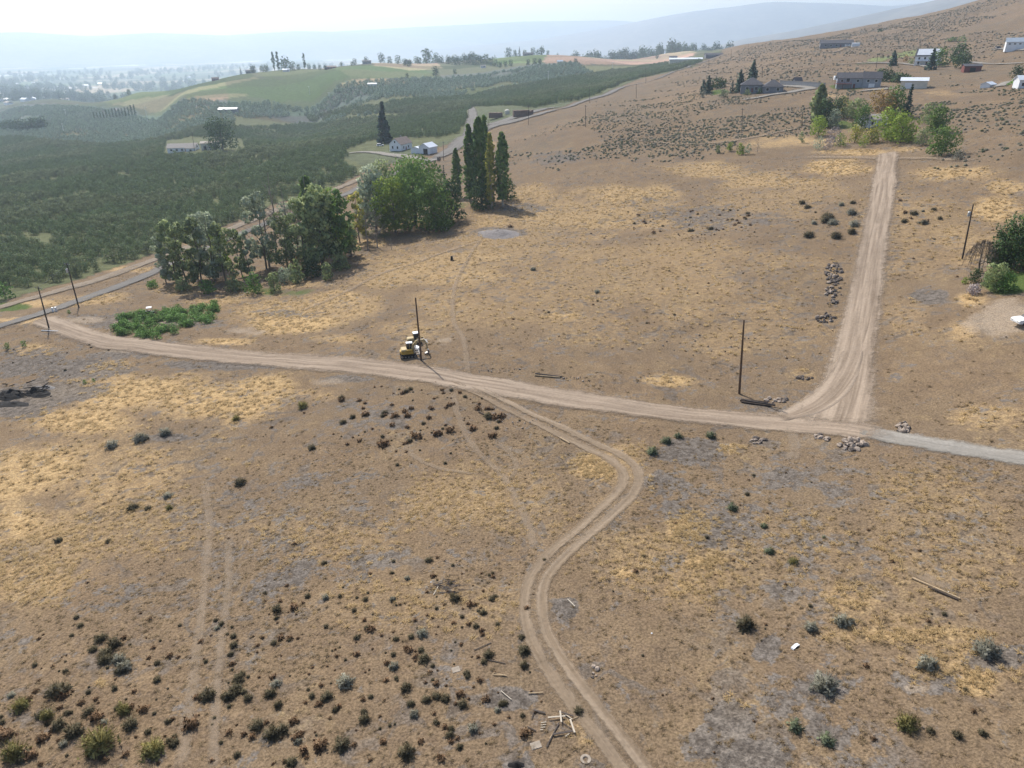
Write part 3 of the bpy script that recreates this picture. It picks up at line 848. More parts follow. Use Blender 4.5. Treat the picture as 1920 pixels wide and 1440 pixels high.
def make_tree(kind, h, w, leaf, bark, rng, n=900):
    """a trunk mesh and a crown mesh, base at the origin"""
    tb = MB(); crown = None
    if kind in ('round', 'bush', 'sparse'):
        base = {'round': .03, 'bush': .0, 'sparse': .10}[kind]
        limbs(tb, h, w * .42, rng, 8 if kind != 'bush' else 5, r0=h * (.022 if kind != 'sparse' else .011), sub=2 if kind != 'sparse' else 3)
        lobes = []
        nl = {'round': 13, 'bush': 8, 'sparse': 11}[kind]
        for i in range(nl):
            f = (i + .5) / nl
            z = h * (base + (1 - base) * (.14 + .74 * f))
            env = math.sin(math.pi * min(1, (.18 + .78 * f))) ** .7
            az = i * 2.4 + rng.random(); rr = w * .5 * env * (.35 + .4 * rng.random())
            s = w * (.17 + .13 * rng.random()) * (.75 if kind == 'sparse' else 1)
            lobes.append((math.cos(az) * rr, math.sin(az) * rr, z, s, s, min(s * .85, h * .22)))
        for i in range(6 if kind != 'sparse' else 4):
            az = i * 1.05 + rng.random(); rr = w * (.22 + .16 * rng.random()); s = w * (.13 + .08 * rng.random())
            lobes.append((math.cos(az) * rr, math.sin(az) * rr, h * (.10 + .14 * rng.random()), s, s, s * .9))
        if kind != 'sparse': lobes.append((0, 0, h * (base + (1 - base) * .5), w * .30, w * .30, h * (1 - base) * .36))
        C, O = lobe_cloud(lobes, int(n * 1.5) if kind != 'sparse' else int(n * 1.7), rng, .5)
        k_ = C[:, 2] > .02 * h; C, O = C[k_], O[k_]
        O = O + (C - np.array([0, 0, h * .45])) / max(h, w); O /= np.linalg.norm(O, axis=1)[:, None] + 1e-9
        crown = leaf_quads(C, np.full(len(C), max(h, w) * (.030 if kind != 'sparse' else .020) * (900 / n) ** .4), rng, .25, out=O)
    elif kind == 'poplar':
        limbs(tb, h, w * .25, rng, 12, r0=h * .013, top=.96, sub=1)
        f = rng.random(n) ** .9
        z = h * (.10 + .9 * f)
        prof = (np.sin(np.pi * np.clip(f * .86 + .12, 0, 1)) ** .65) * (1 - .25 * f)
        az = rng.random(n) * 6.283
        lump = .72 + .3 * np.sin(az * 3 + z * .7) * np.sin(z * 1.3 + az * 2) + .3 * (vnoise(az * 1.3 + 9, z * .45, int(h * 10)) - .5) * 2
        r = w * .5 * prof * np.sqrt(.2 + .8 * rng.random(n)) * lump
        C = np.stack([np.cos(az) * r, np.sin(az) * r, z], -1)
        O = np.stack([np.cos(az), np.sin(az), .25 + .5 * np.sin(z * 1.9 + az * 2)], -1); O /= np.linalg.norm(O, axis=1)[:, None]
        crown = leaf_quads(C, np.full(n, w * .10 * (900 / n) ** .4), rng, -.1, out=O)
    elif kind == 'conifer':
        tb.tube([(0, 0, -.3), (0, 0, h * .5), (0, 0, h * .97)], [h * .02, h * .012, h * .002], 5)
        Cs = []
        tiers = 16
        for i in range(tiers):
            f = i / (tiers - 1)
            z = h * (.08 + .9 * f); R = w * .5 * (1 - f) ** .85 * (.8 + .35 * rng.random()) + w * .02
            nb = max(4, int(9 * (1 - f)) + 3)
            for b in range(nb):
                az = rng.random() * 6.283; L = R * (.7 + .4 * rng.random())
                m = max(2, int(n / tiers / nb * (1.7 - f * 1.2)))
                t = rng.random(m) ** .7
                Cs.append(np.stack([np.cos(az) * L * t, np.sin(az) * L * t, z - L * .35 * t + rng.normal(0, h * .008, m)], -1) + rng.normal(0, w * .02, (m, 3)))
        C = np.concatenate(Cs)
        O = C - np.array([0, 0, 1]) * C[:, 2:3] * .8; O[:, 2] = w * .2; O /= np.linalg.norm(O, axis=1)[:, None] + 1e-9
        crown = leaf_quads(C, np.full(len(C), w * .075), rng, .5, 1.2, out=O)
    elif kind == 'dead':
        limbs(tb, h, w * .5, rng, 12, r0=h * .014, top=.95, sub=7)
    elif kind == 'weeping':
        limbs(tb, h, w * .5, rng, 9, r0=h * .03, top=.75, sub=1)
        for k in range(170):
            az = rng.random() * 6.283; r = w * .5 * math.sqrt(rng.random()); z = h * (1 - .45 * (r / w * 2) ** 2)
            dx, dy = math.cos(az), math.sin(az)
            tb.tube([(dx * r * .6, dy * r * .6, z * .92), (dx * r, dy * r, z), (dx * r * 1.12, dy * r * 1.12, z - h * (.15 + .35 * rng.random()))], [h * .005, h * .004, h * .0025], 3, cap=False)
    tm = tb.mesh('trunk', bark)
    cm = fast_mesh('crown', crown[0], crown[1], [leaf], normals=crown[2]) if crown is not None else None
    return tm, cm

def plant_tree(name, meshes, loc, label, cat='tree', group=None, rz=0.0, sc=1.0):
    t = empty(name, loc, rz)
    if sc != 1.0: t.scale = (sc, sc, sc) if not hasattr(sc, '__len__') else sc
    tag(t, label, cat, group)
    link('trunk', meshes[0], t)
    if meshes[1]: link('crown', meshes[1], t)
    return t

def tree_px(name, px, py, hp, wp, kind, leaf, label, group=None, n=900, bark='bark', seed=None):
    """a tree whose foot stands at a place on the ground; height and width from its real size there"""
    p = hit(px, py); s = pxm(p)
    rng = np.random.default_rng(seed if seed is not None else int(px * 7 + py * 13))
    dep = math.atan2(CAMH - p[2], math.hypot(p[0], p[1]))
    h = hp / s / max(math.cos(dep), .7); w = wp / s
    return plant_tree(name, make_tree(kind, h, w, M[leaf], M[bark], rng, n), p, label, 'tree' if kind != 'bush' else 'bush', group, rz=rng.random() * 6.28)

# --- the belt of trees between the road and the field
G1 = 'trees of the belt beside the paved road'
T = [(330,528,120,46,'sparse','green_dull','thin dull green tree at the road end of the belt',1000),
 (352,535,125,50,'sparse','green_dull','thin tree with dark trunks second in the belt',1000),
 (312,532,95,36,'sparse','green_grey','slim grey-green sapling first in the belt',700),
 (378,532,128,50,'sparse','green_dull','leaning thin tree third in the belt',1000),
 (404,528,140,56,'sparse','green_grey','tall thin grey tree above the weeds in the belt',1000),
 (424,528,115,60,'sparse','green_dull','dense dark tree with a yellowing top in the belt',1300),
 (418,505,90,34,'round','green_yellow','yellow crown showing behind the dense dark belt tree',500),
 (455,520,95,34,'sparse','green_dull','slim tree beside the gap in the belt',600),
 (470,515,88,30,'sparse','green_grey','slim grey sapling right of the gap in the belt',500),
 (500,505,150,70,'sparse','green_grey','tall grey tree with bare limbs in mid belt',1100),
 (520,490,165,80,'dead','twig','tall bare tree with pale limbs in mid belt',0),
 (548,500,150,66,'dead','twig','second tall bare tree with upright pale limbs in mid belt',0),
 (540,505,110,60,'sparse','green_dull','dull leafy tree under the bare limbs in the belt',1000),
 (575,505,135,70,'sparse','green_dull','dull green tree left of the big dark one in the belt',1200),
 (605,500,150,84,'round','green_dull','big leafy dark green tree at the thick of the belt',1800),
 (635,490,135,70,'round','green','leafy dark green tree at the right of the belt thicket',1500),
 (590,470,130,60,'poplar','poplar','narrow yellow-tipped tree rising in the belt thicket',1100),
 (660,480,70,40,'bush','green_dull','dull bush at the right foot of the belt thicket',600),
 (675,455,100,40,'sparse','poplar_yellow','thin tree with a yellow-brown top right of the thicket',500),
 (690,470,85,44,'dead','twig','bare pale tree beside the orange bank',0),
 (708,465,75,40,'dead','twig','small bare pale tree nearest the big willow',0),
 (560,530,46,30,'bush','green_dull','low dark bush in front of the belt',400),
 (478,548,40,36,'bush','weed','low green bush at the foot of the belt gap',400),
 (515,545,36,30,'bush','green_dull','small dull bush in front of the mid belt',400),
 (615,525,34,24,'bush','green_dull','small round bush before the thicket',350),
 (590,495,165,60,'dead','twig','third tall bare tree rising through the thicket',0),
 (505,500,140,60,'dead','twig','bare grey tree at the left of the tall bare pair',0),
 (345,545,26,34,'bush','green_dull','dull undergrowth bush at the foot of the first belt trees',400),
 (392,548,24,36,'bush','weed','green undergrowth bush under the tall thin belt tree',400),
 (440,545,28,40,'bush','green_dull','dull undergrowth bush beside the belt gap',450),
 (585,520,30,44,'bush','green_dark','dark undergrowth bush under the belt thicket',450),
 (640,505,30,44,'bush','green_dull','dull undergrowth bush at the right end of the thicket',450),
 (535,530,28,40,'bush','green_grey','grey undergrowth bush below the bare trees',450),
 (560,490,120,70,'sparse','green_grey','feathery grey-green tree behind the bare limbs in the belt',1000),
 (390,520,120,60,'sparse','green_grey','feathery grey-green tree at the back of the belt start',900),
 (625,470,120,60,'sparse','poplar_yellow','yellow-topped feathery tree behind the belt thicket',700),
 (288,540,16,26,'bush','weed','small green bush beside the paved road',250)]
for px, py, hp, wp, k, lf, lb, n in T:
    tree_px('belt_tree' if k != 'bush' else 'bush', px, py, hp, wp, k, lf, lb, G1 if k != 'bush' else None, n, 'bark' if k != 'dead' else 'twig')
T = [(778,424,122,120,'round','green','big dark green willow with a broad crown',3200),
 (742,440,108,76,'round','green_yellow','bright yellow-green tree in front of the willow',2200),
 (705,435,120,70,'round','green_grey','grey-green tree at the left of the willow',1500),
 (818,432,98,84,'round','green','rounded green tree at the right of the willow',2200),
 (845,415,80,60,'round','green_dark','darker green tree between the willow and the poplars',1300),
 (780,370,70,110,'round','green','green treetops behind the willow',1600),
 (720,395,90,70,'round','green_dull','dull green tree behind the yellow-green one',1200),
 (835,375,62,16,'conifer','conifer','slim dark conifer behind the willow',400),
 (858,372,88,26,'poplar','poplar','shortest poplar at the start of the poplar row',1300),
 (884,385,140,38,'poplar','poplar','dark full poplar second in the row',1900),
 (902,385,152,46,'poplar','poplar','tallest dark poplar in the middle of the row',2400),
 (912,378,148,36,'poplar','poplar','dark poplar tucked behind the tallest',1500),
 (922,392,132,28,'poplar','poplar_yellow','thin yellowing poplar with a bare pale trunk',900),
 (943,388,130,38,'poplar','poplar','last grey-green poplar at the end of the row',1500),
 (952,375,40,40,'bush','green_dark','dark bush under the last poplar',600),
 (905,392,50,60,'bush','green_dark','dark undergrowth bush beneath the poplars',800),
 (700,465,30,30,'dead','twig','low grey brush at the willow foot',0),
 (722,262,58,34,'conifer','conifer','tall dark spruce beside the white farmhouse',1600)]
for px, py, hp, wp, k, lf, lb, n in T:
    tree_px('poplar_tree' if k == 'poplar' else 'bush' if k == 'bush' else 'conifer_tree' if k == 'conifer' else 'broadleaf_tree', px, py + (6 if lb.startswith('tall dark spruce') else 0), hp + (12 if lb.startswith('tall dark spruce') else 0), wp, k, lf, lb, 'row of poplars by the field' if k == 'poplar' else None, n, 'bark_pale' if k == 'poplar' else 'bark' if k != 'dead' else 'twig')
# --- the grove at the top of the uphill road
G2 = 'trees of the grove above the uphill road'
T = [(1530,236,58,30,'poplar','green_dull','tall grey-green tree at the near end of the grove',900),
 (1545,238,42,30,'round','green_dark','dark tree against the tall one in the grove',700),
 (1533,256,30,28,'round','green_yellow','bright green tree at the front corner of the grove',700),
 (1568,222,32,32,'round','green_dark','very dark round tree at the back of the grove',700),
 (1580,212,24,24,'round','poplar_yellow','yellow-leaved tree at the back of the grove',350),
 (1562,240,28,22,'round','green_grey','blue-green tree beside the grove lawn',500),
 (1604,222,28,40,'round','green_dull','broad dull tree at the back of the grove lawn',600),
 (1614,242,36,30,'round','green','upright green tree right of the grove lawn',800),
 (1650,226,46,46,'round','rust','rust-brown tree at the back of the grove',1000),
 (1676,222,46,40,'round','green','dark green tree beside the rust-brown one',800),
 (1698,222,48,18,'conifer','conifer','dark conifer at the back right of the grove',600),
 (1664,262,46,52,'round','green_yellow','wide yellow-green tree at the front of the grove',1200),
 (1688,268,42,52,'round','green_yellow','yellow-green tree with forked trunks at the grove front',1200),
 (1562,272,26,30,'sparse','mauve','leafless mauve shrub tree at the grove front',500),
 (1575,275,20,22,'sparse','green_yellow','small pale green sapling at the grove front',300),
 (1535,280,20,20,'sparse','green_grey','small grey sapling at the front left of the grove',300),
 (1552,282,18,16,'sparse','mauve','small mauve sapling at the front of the grove',300),
 (1602,268,26,24,'round','poplar_yellow','yellow bushy sapling at the grove front',500),
 (1632,268,24,26,'round','poplar_yellow','yellow bush beside the wide yellow-green tree',500),
 (1618,276,18,18,'sparse','green_yellow','thin pale sapling below the yellow bush',250),
 (1502,268,18,12,'sparse','green_dull','lone thin sapling outside the grove',200),
 (1756,250,42,34,'round','green','upright tree at the far right of the grove',700),
 (1752,248,30,30,'round','green_dull','tree behind the right end of the grove',500),
 (1730,272,26,26,'round','green_dull','small tree between grove and its right end',500),
 (1765,292,42,50,'round','green','low wide green tree at the right end by the lane',1200),
 (1780,268,20,20,'dead','twig','bare grey shrub at the right end of the grove',0),
 (1740,232,30,34,'round','green_dull','dull tree behind the right end of the grove',500),
 (1795,300,16,18,'bush','sage_grey','grey shrub beside the lane end',300),
 (1388,290,18,14,'bush','green_yellow','yellow-green shrub in the pale grass left of the grove',250),
 (1402,290,18,12,'sparse','green_grey','thin grey shrub left of the grove',200),
 (1420,285,20,16,'dead','twig','bare shrub left of the grove',0),
 (1368,283,14,10,'bush','green_yellow','small green shrub at the edge of the sage',200),
 (1346,287,12,8,'bush','green_dull','tiny dark shrub at the edge of the sage',150)]
for px, py, hp, wp, k, lf, lb, n in T:
    hp, wp = hp * 1.22, wp * 1.25
    tree_px('grove_tree' if k != 'bush' else 'shrub', px, py, hp, wp, k, lf, lb, G2 if py < 290 and px > 1510 and k != 'bush' else None, n, 'bark' if k != 'dead' else 'twig')
# --- right edge
T = [(1900,505,98,90,'round','green_dark','big dark green tree at the edge of the lawn',2600),
 (1925,500,110,80,'round','green','leafy green tree behind the dark one on the lawn',2000),
 (1870,500,70,50,'round','green_dark','lower dark tree between the bare tree and the lawn',1200),
 (1833,512,62,52,'weeping','twig','bare weeping tree with drooping brown twigs',0),
 (1862,545,56,48,'bush','green_dull','olive green shrub in front of the bare weeping tree',1300),
 (1885,545,36,50,'bush','weed','bright green shrub beside the lawn',900),
 (1826,530,28,26,'bush','green_dark','small dark shrub under the bare weeping tree',500),
 (1825,552,20,28,'bush','mauve','grey-brown shrub nearest the gravel circle',400),
 (1808,532,14,14,'bush','green_yellow','tiny yellow-green shrub by the straw grass',200)]
for px, py, hp, wp, k, lf, lb, n in T:
    tree_px('lawn_tree' if k != 'bush' else 'shrub', px, py, hp, wp, k, lf, lb, None, n, 'bark')
# --- trees around the hill houses
T = [(1327,176,24,16,'conifer','conifer','dark conifer at the left of the hip-roofed house',400),(1318,176,18,14,'conifer','conifer','smaller dark conifer at the hedge end',300),
 (1386,172,28,20,'conifer','conifer','big dark conifer close to the hip-roofed house',500),(1410,155,30,20,'conifer','conifer','conifer rising behind the hip-roofed house',500),
 (1345,165,14,26,'bush','green_dark','clipped dark hedge beside the small lawn',500),(1372,175,16,10,'conifer','conifer','narrow conifer before the hip-roofed house',250),
 (1400,178,8,10,'bush','green_dull','small round shrub before the hip-roofed house',120),(1424,176,8,10,'bush','green_dark','low dark shrub by the parked van',120),
 (1318,183,10,10,'bush','sage_grey','grey shrub at the lawn corner',120),(1356,182,10,14,'bush','sage_green','sage shrub below the small lawn',150),
 (1660,153,18,32,'bush','green_dark','dark green tree mass beside the grey house',600),(1688,154,12,34,'bush','green_dark','long dark hedge behind the white garage',400),
 (1673,124,20,17,'conifer','conifer','dark conifer on the drive to the pale house',400),(1698,116,10,7,'bush','rust','small red-brown shrub beside the pale house',120),
 (1744,131,28,17,'conifer','conifer','dark conifer in front of the pale house',450),(1760,125,26,24,'round','green','green tree at the end of the pale house',500),
 (1795,118,26,30,'round','green_dark','dark tree above the red shed',600),(1803,127,20,28,'round','green_dark','dark round tree beside the red shed',500),
 (1708,121,9,10,'bush','green_dull','small shrub at the corner of the pale house',120),
 (1905,146,18,20,'round','green_dark','dark tree at the gravel turnaround',350),(1910,160,10,30,'bush','weed','bright green hedge at the gravel turnaround',250),
 (1805,78,8,12,'bush','green_dull','lone green shrub high on the hillside',100),(1785,78,6,16,'bush','green_dull','low shrub beside the lone hillside shrub',100),
 (1548,88,6,8,'bush','green_dark','dark shrub before the ridge house',80),(1650,60,5,8,'bush','green_dark','dark shrub on the high slope',60)]
for px, py, hp, wp, k, lf, lb, n in T:
    hp, wp = hp * 1.3, wp * 1.4
    tree_px('conifer_tree' if k == 'conifer' else 'shrub' if k == 'bush' else 'broadleaf_tree', px, py, hp, wp, k, lf, lb, None, n)
# --- farms beyond the orchard
T = [(418,282,60,62,'round','green_dark','big dark tree beside the long farmhouse',1800)]
for px, py, hp, wp, k, lf, lb, n in T:
    tree_px('broadleaf_tree', px, py, hp, wp, k, lf, lb, None, n)
def hit_near(px, py, rmax=2150):
    """the ground there, stepping down the slope if the sight line clears the crest"""
    for k in range(30):
        p = hit(px, py + k)
        if math.hypot(p[0], p[1]) < rmax: break
    return p
proto_row = [make_tree('poplar', 20, 5, M['green_dark'], M['bark'], np.random.default_rng(k), 160) for k in range(3)]
proto_far = [make_tree('round', 14, 13, M['green_dark'], M['bark'], np.random.default_rng(20 + k), 200) for k in range(4)]
proto_con = [make_tree('conifer', 18, 8, M['conifer'], M['bark'], np.random.default_rng(30 + k), 160) for k in range(2)]
rg = np.random.default_rng(5)
for i in range(14):
    p = hit(178 + i * 5.9, 225 - i * .5); s = pxm(p)
    plant_tree('poplar_tree', proto_row[i % 3], p, 'narrow dark poplar in the short windbreak row among the far orchards', 'tree', 'windbreak poplars among the far orchards', rg.random() * 6, (12 + i * .5 + rg.random() * 3) / s / 20)
for i in range(14):
    p = hit(2 + i * 6.2, 246 - abs(i - 7) * .4); s = pxm(p)
    plant_tree('broadleaf_tree', proto_far[i % 4], p, 'dark rounded tree in the clump at the far left of the orchards', 'tree', 'dark clump at the far left of the orchards', rg.random() * 6, (15 + rg.random() * 9) / s / 14)
for (px, py, hp, t) in [(112,181,11,2),(217,160,7,0),(242,157,9,0),(452,134,10,2),(475,134,12,0),(492,134,10,0),(500,133,11,0),(515,133,26,1),(523,133,26,1),(536,133,20,0),(548,132,14,0),(572,129,22,1),(560,131,8,0),(580,130,8,0),(590,130,7,0),(600,131,7,0),(610,131,7,0),
   (665,117,9,0),(686,116,10,0),(716,118,14,0),(731,112,10,0),(746,120,12,0),(760,124,11,0),(768,125,9,0),(780,114,10,0),(786,114,10,0),(801,115,22,0),(817,117,14,0),(828,117,10,0),(841,120,12,0),(852,122,14,0),(860,122,12,0),(872,121,15,0),(882,121,15,0),(892,122,14,0),(903,121,13,0),(912,119,13,0),(920,123,11,0),(930,125,10,0),(938,127,9,0),(948,126,9,0),(958,124,9,0),
   (953,106,13,0),(966,105,9,0),(974,103,13,2),(984,104,8,0),(1000,102,10,0),(1008,102,8,0),(1016,101,12,0),(1027,101,7,0),(990,122,9,0),(1003,121,10,0),(1012,121,9,0),(1079,120,8,0),(817,143,15,0),(764,146,7,0),(853,139,8,0),(1232,110,7,0),(640,110,6,0),(660,122,6,0)]:
    p = hit_near(px, py); s = pxm(p)
    pr = (proto_far, proto_row, proto_con)[t]; hh = (14, 20, 18)[t]
    plant_tree('poplar_tree' if t == 1 else 'conifer_tree' if t == 2 else 'broadleaf_tree', pr[(px + py) % len(pr)], p, ('round dark tree' if t == 0 else 'tall narrow dark tree' if t == 1 else 'pointed dark conifer') + ' on the green ridge beyond the orchards', 'tree', ('round', 'narrow', 'pointed')[t] + ' trees on the far green ridge', rg.random() * 6, 1.25 * hp / s / hh)

# ------------------------------------------------------------------ masses nobody could count: points with instances
def scatter(name, pts, rot, scl, var, sources, label, cat, tilt=None):
    me = bpy.data.meshes.new(name)
    me.vertices.add(len(pts)); me.vertices.foreach_set('co', np.asarray(pts, np.float32).ravel())
    def fa(nm, a, typ='FLOAT'):
        q = me.attributes.new(nm, typ, 'POINT'); q.data.foreach_set('value', a)
    fa('rot', np.asarray(rot, np.float32)); fa('scl', np.asarray(scl, np.float32)); fa('var', np.asarray(var, np.int32), 'INT')
    o = tag(link(name, me), label, cat, kind='stuff')
    ng = bpy.data.node_groups.new(name, 'GeometryNodeTree')
    ng.interface.new_socket('Geometry', in_out='INPUT', socket_type='NodeSocketGeometry')
    ng.interface.new_socket('Geometry', in_out='OUTPUT', socket_type='NodeSocketGeometry')
    N = NT(ng)
    gi = N.n('NodeGroupInput'); go = N.n('NodeGroupOutput')
    jo = N.n('GeometryNodeJoinGeometry')
    def at(nm, typ):
        a = N.n('GeometryNodeInputNamedAttribute', data_type=typ); a.inputs[0].default_value = nm
        return a.outputs[0]
    cx = N.n('ShaderNodeCombineXYZ'); N.l(at('rot', 'FLOAT'), cx.inputs[2])
    e2r = N.n('FunctionNodeEulerToRotation'); N.l(cx.outputs[0], e2r.inputs[0])
    for k, objs in enumerate(sources):
        ip = N.n('GeometryNodeInstanceOnPoints')
        N.l(gi.outputs[0], ip.inputs['Points'])
        cmpn = N.n('FunctionNodeCompare', data_type='INT', operation='EQUAL')
        N.l(at('var', 'INT'), cmpn.inputs[2]); cmpn.inputs[3].default_value = k
        N.l(cmpn.outputs[0], ip.inputs['Selection'])
        j2 = N.n('GeometryNodeJoinGeometry')
        for ob in objs:
            oi = N.n('GeometryNodeObjectInfo', transform_space='ORIGINAL')
            oi.inputs['Object'].default_value = ob
            N.l(oi.outputs['Geometry'], j2.inputs[0])
        N.l(j2.outputs[0], ip.inputs['Instance'])
        N.l(e2r.outputs[0], ip.inputs['Rotation'])
        N.l(at('scl', 'FLOAT'), ip.inputs['Scale'])
        N.l(ip.outputs[0], jo.inputs[0])
    N.l(jo.outputs[0], go.inputs[0])
    md = o.modifiers.new('scatter', 'NODES'); md.node_group = ng
    return o

def grid_points(P, sx, sy, ang, jit, rng):
    c, s = math.cos(ang), math.sin(ang)
    R = np.array([[c, s], [-s, c]])
    Q = P @ R.T
    lo, hi = Q.min(0), Q.max(0)
    gx, gy = np.meshgrid(np.arange(lo[0], hi[0], sx), np.arange(lo[1], hi[1], sy))
    g = np.stack([gx.ravel(), gy.ravel()], -1)
    g = g + rng.normal(0, jit, g.shape)
    W = g @ R
    return W[in_poly(P, W[:, 0], W[:, 1])]

def visible(X, Y, Z, pad=60):
    """is the place inside the picture, give or take"""
    D = np.stack([X, Y, Z - CAMH], -1)
    f = D @ np.array(_F); u = D @ np.array(_R) / f * FPX + 960; v = 720 - D @ np.array(_U) / f * FPX
    return (f > 0) & (u > -pad) & (u < 1920 + pad) & (v > -pad) & (v < 1440 + pad), u, v, f

# --- orchard
ORCH = world_poly([(-90,572),(60,545),(160,518),(300,470),(380,440),(470,402),(560,368),(640,341),(668,330),(640,300),(690,272),(700,266),(800,262),(858,250),(876,225),(876,212),(700,222),(560,228),(300,262),(120,268),(-90,275)])
ORCH2 = world_poly([(560,222),(880,206),(890,200),(1000,203),(1085,188),(1170,155),(1300,123),(1318,116),(1270,113),(1120,138),(1000,158),(890,178),(700,200),(560,212)])
rg = np.random.default_rng(8)
A = grid_points(ORCH, 6.0, 3.2, 1.12, .32, rg)
B = grid_points(ORCH2, 6.2, 3.4, 1.0, .32, rg)
HOLES = [world_poly(q) for q in ([(306,294),(310,265),(455,261),(462,282),(440,293)], [(660,305),(650,283),(700,262),(840,258),(850,290)], [(440,222),(570,214),(580,226),(440,240)])]
def drop(W):
    k = np.ones(len(W), bool)
    for h in HOLES: k &= ~in_poly(h, W[:, 0], W[:, 1])
    rc = np.full(len(W), 1e9)
    for q in road_cty[::2]: rc = np.minimum(rc, np.hypot(W[:, 0] - q[0], W[:, 1] - q[1]))
    k &= rc > 7
    k &= fbm(W[:, 0] / 14, W[:, 1] / 14, 55, 3) > .33
    return W[k]
W = np.concatenate([drop(A), drop(B)])
Wz = zfun(W[:, 0], W[:, 1])
ok, u_, v_, f_ = visible(W[:, 0], W[:, 1], Wz)
W, Wz, f_ = W[ok], Wz[ok], f_[ok]
order = np.argsort(f_)
W, Wz = W[order], Wz[order]
protos = []
for k in range(4):
    r_ = np.random.default_rng(60 + k)
    protos.append(make_tree('round', 4.3 + .3 * k, 4.6, M['orchard' if k < 3 else 'orchard_dull'], M['bark'], r_, 300))
near_roots = []
for i in range(300):
    k = int(rg.integers(0, 4))
    t = plant_tree('orchard_tree', protos[k], (W[i, 0], W[i, 1], Wz[i]), 'leafy green fruit tree in the front rows of the orchard by the dusty lane', 'fruit tree', 'fruit trees in the front rows of the orchard', rg.random() * 6.28, .62 + .34 * rg.random())
    near_roots.append((k, t))
src = []
for k in range(4):
    t = next(t for q, t in near_roots if q == k)
    src.append(list(t.children))
m = len(W) - 300
vtype = np.where(fbm(W[300:, 0] / 60, W[300:, 1] / 60, 66, 3) > .55, 3, rg.integers(0, 3, m))
scatter('orchard_rows', np.c_[W[300:], Wz[300:]], rg.random(m) * 6.28, .58 + .4 * rg.random(m), vtype, src, 'dense green orchard spreading down to the valley', 'orchard')
print('orchard trees', len(W))
# --- far trellised orchards in thin rows
TR = world_poly([(-60,300),(120,290),(300,280),(560,240),(700,215),(880,185),(1000,162),(1110,136),(1080,118),(850,146),(620,176),(500,192),(420,196),(200,206),(-60,222)])
C = grid_points(TR, 6.5, 9.0, 1.25, 1.0, rg)
C = C[(fbm(C[:, 0] / 80, C[:, 1] / 80, 77, 3) > .3) & ~in_poly(ORCH, C[:, 0], C[:, 1]) & ~in_poly(ORCH2, C[:, 0], C[:, 1])]
for h_ in HOLES: C = C[~in_poly(h_, C[:, 0], C[:, 1])]
Cz = zfun(C[:, 0], C[:, 1]); ok = visible(C[:, 0], C[:, 1], Cz)[0]; C, Cz = C[ok], Cz[ok]
tp = plant_tree('orchard_tree', make_tree('round', 4.0, 5.5, M['trellis'], M['bark'], np.random.default_rng(91), 110), hit(690, 214), 'grey-green young tree at the corner of the far trellised orchard', 'fruit tree')
scatter('trellis_orchard_rows', np.c_[C, Cz], rg.random(len(C)) * 6.28, .8 + .4 * rg.random(len(C)), np.zeros(len(C)), [list(tp.children)], 'grey-green trellised orchard rows in the hollow', 'orchard')
print('trellis', len(C))
# --- valley trees
n = 5200
az = np.radians(rg.uniform(-42, 16, n)); r = np.exp(rg.uniform(math.log(2100), math.log(7800), n))
X = np.sin(az) * r; Y = np.cos(az) * r
k = fbm(X / 420, Y / 420, 101, 3) > .50
X, Y = X[k], Y[k]
vt = plant_tree('broadleaf_tree', proto_far[1], hit(30, 183), 'dark tree at the valley edge nearest the left border', 'tree')
scatter('valley_woodland', np.c_[X, Y, zfun(X, Y)], rg.random(len(X)) * 6.28, 1.1 + 1.5 * rg.random(len(X)), np.zeros(len(X)), [list(vt.children)], 'blue-green tree belts scattered over the hazy valley', 'trees')
# --- sage and brush
def make_bush(rng, n, leaf, flat=.75, spiky=.5, size=.085):
    """a metre-wide dome of fine stems and leaf clumps"""
    d = unit(n, rng); d[:, 2] = np.abs(d[:, 2])
    lump = .72 + .38 * np.sin(d[:, 0] * 5 + rng.random() * 6) * np.sin(d[:, 1] * 5 + rng.random() * 6)
    r = .5 * (.35 + .65 * rng.random(n) ** .5) * lump
    C = d * r[:, None] * np.array([1, 1, flat * 1.6])
    O = d + np.array([0, 0, .5]); O /= np.linalg.norm(O, axis=1)[:, None]
    V, F, NN = leaf_quads(C, np.full(n, size), rng, 0.0, 1.3, out=O)
    m = int(n * spiky)
    d2 = unit(m, rng); d2[:, 2] = np.abs(d2[:, 2]) + .25; d2 /= np.linalg.norm(d2, axis=1)[:, None]
    a = d2 * .12; b = d2 * (.45 + .2 * rng.random((m, 1))) * np.array([1, 1, flat * 1.5])
    s = np.cross(d2, unit(m, rng)); s /= np.linalg.norm(s, axis=1)[:, None]; s *= .0065
    V2 = np.stack([a - s, a + s, b + s * .4, b - s * .4], 1).reshape(-1, 3)
    F2 = np.arange(m * 4).reshape(m, 4) + len(V)
    return fast_mesh('bush', np.concatenate([V, V2]), np.concatenate([F, F2]), [leaf], normals=np.concatenate([NN, np.repeat(d2, 4, axis=0)]))
BUSH = {}
for kk, nm in enumerate(('sage', 'sage_grey', 'sage_brown', 'rabbit', 'sage_green')):
    BUSH[nm] = [make_bush(np.random.default_rng(200 + 10 * kk + q), {'sage_brown': 110, 'rabbit': 480}.get(nm, 330), M[nm], .62 if nm != 'rabbit' else .8, .6 if nm != 'sage_brown' else .25, {'sage_brown': .085, 'rabbit': .042}.get(nm, .055)) for q in range(4)]
bush_n = [0]
def bush(px, py, wp, kind, label, group=None, name='sagebrush', flat=1.0):
    p = hit(px, py); s = wp / pxm(p)
    q = bush_n[0]; bush_n[0] += 1
    o = link(name, BUSH[kind][q % 4], None, p - np.array([0, 0, .03]), (q * 2.39) % 6.28)
    o.scale = (s, s * (.8 + .3 * ((q * 7) % 5) / 5), s * flat)
    tag(o, label, 'bush', group)
    return o
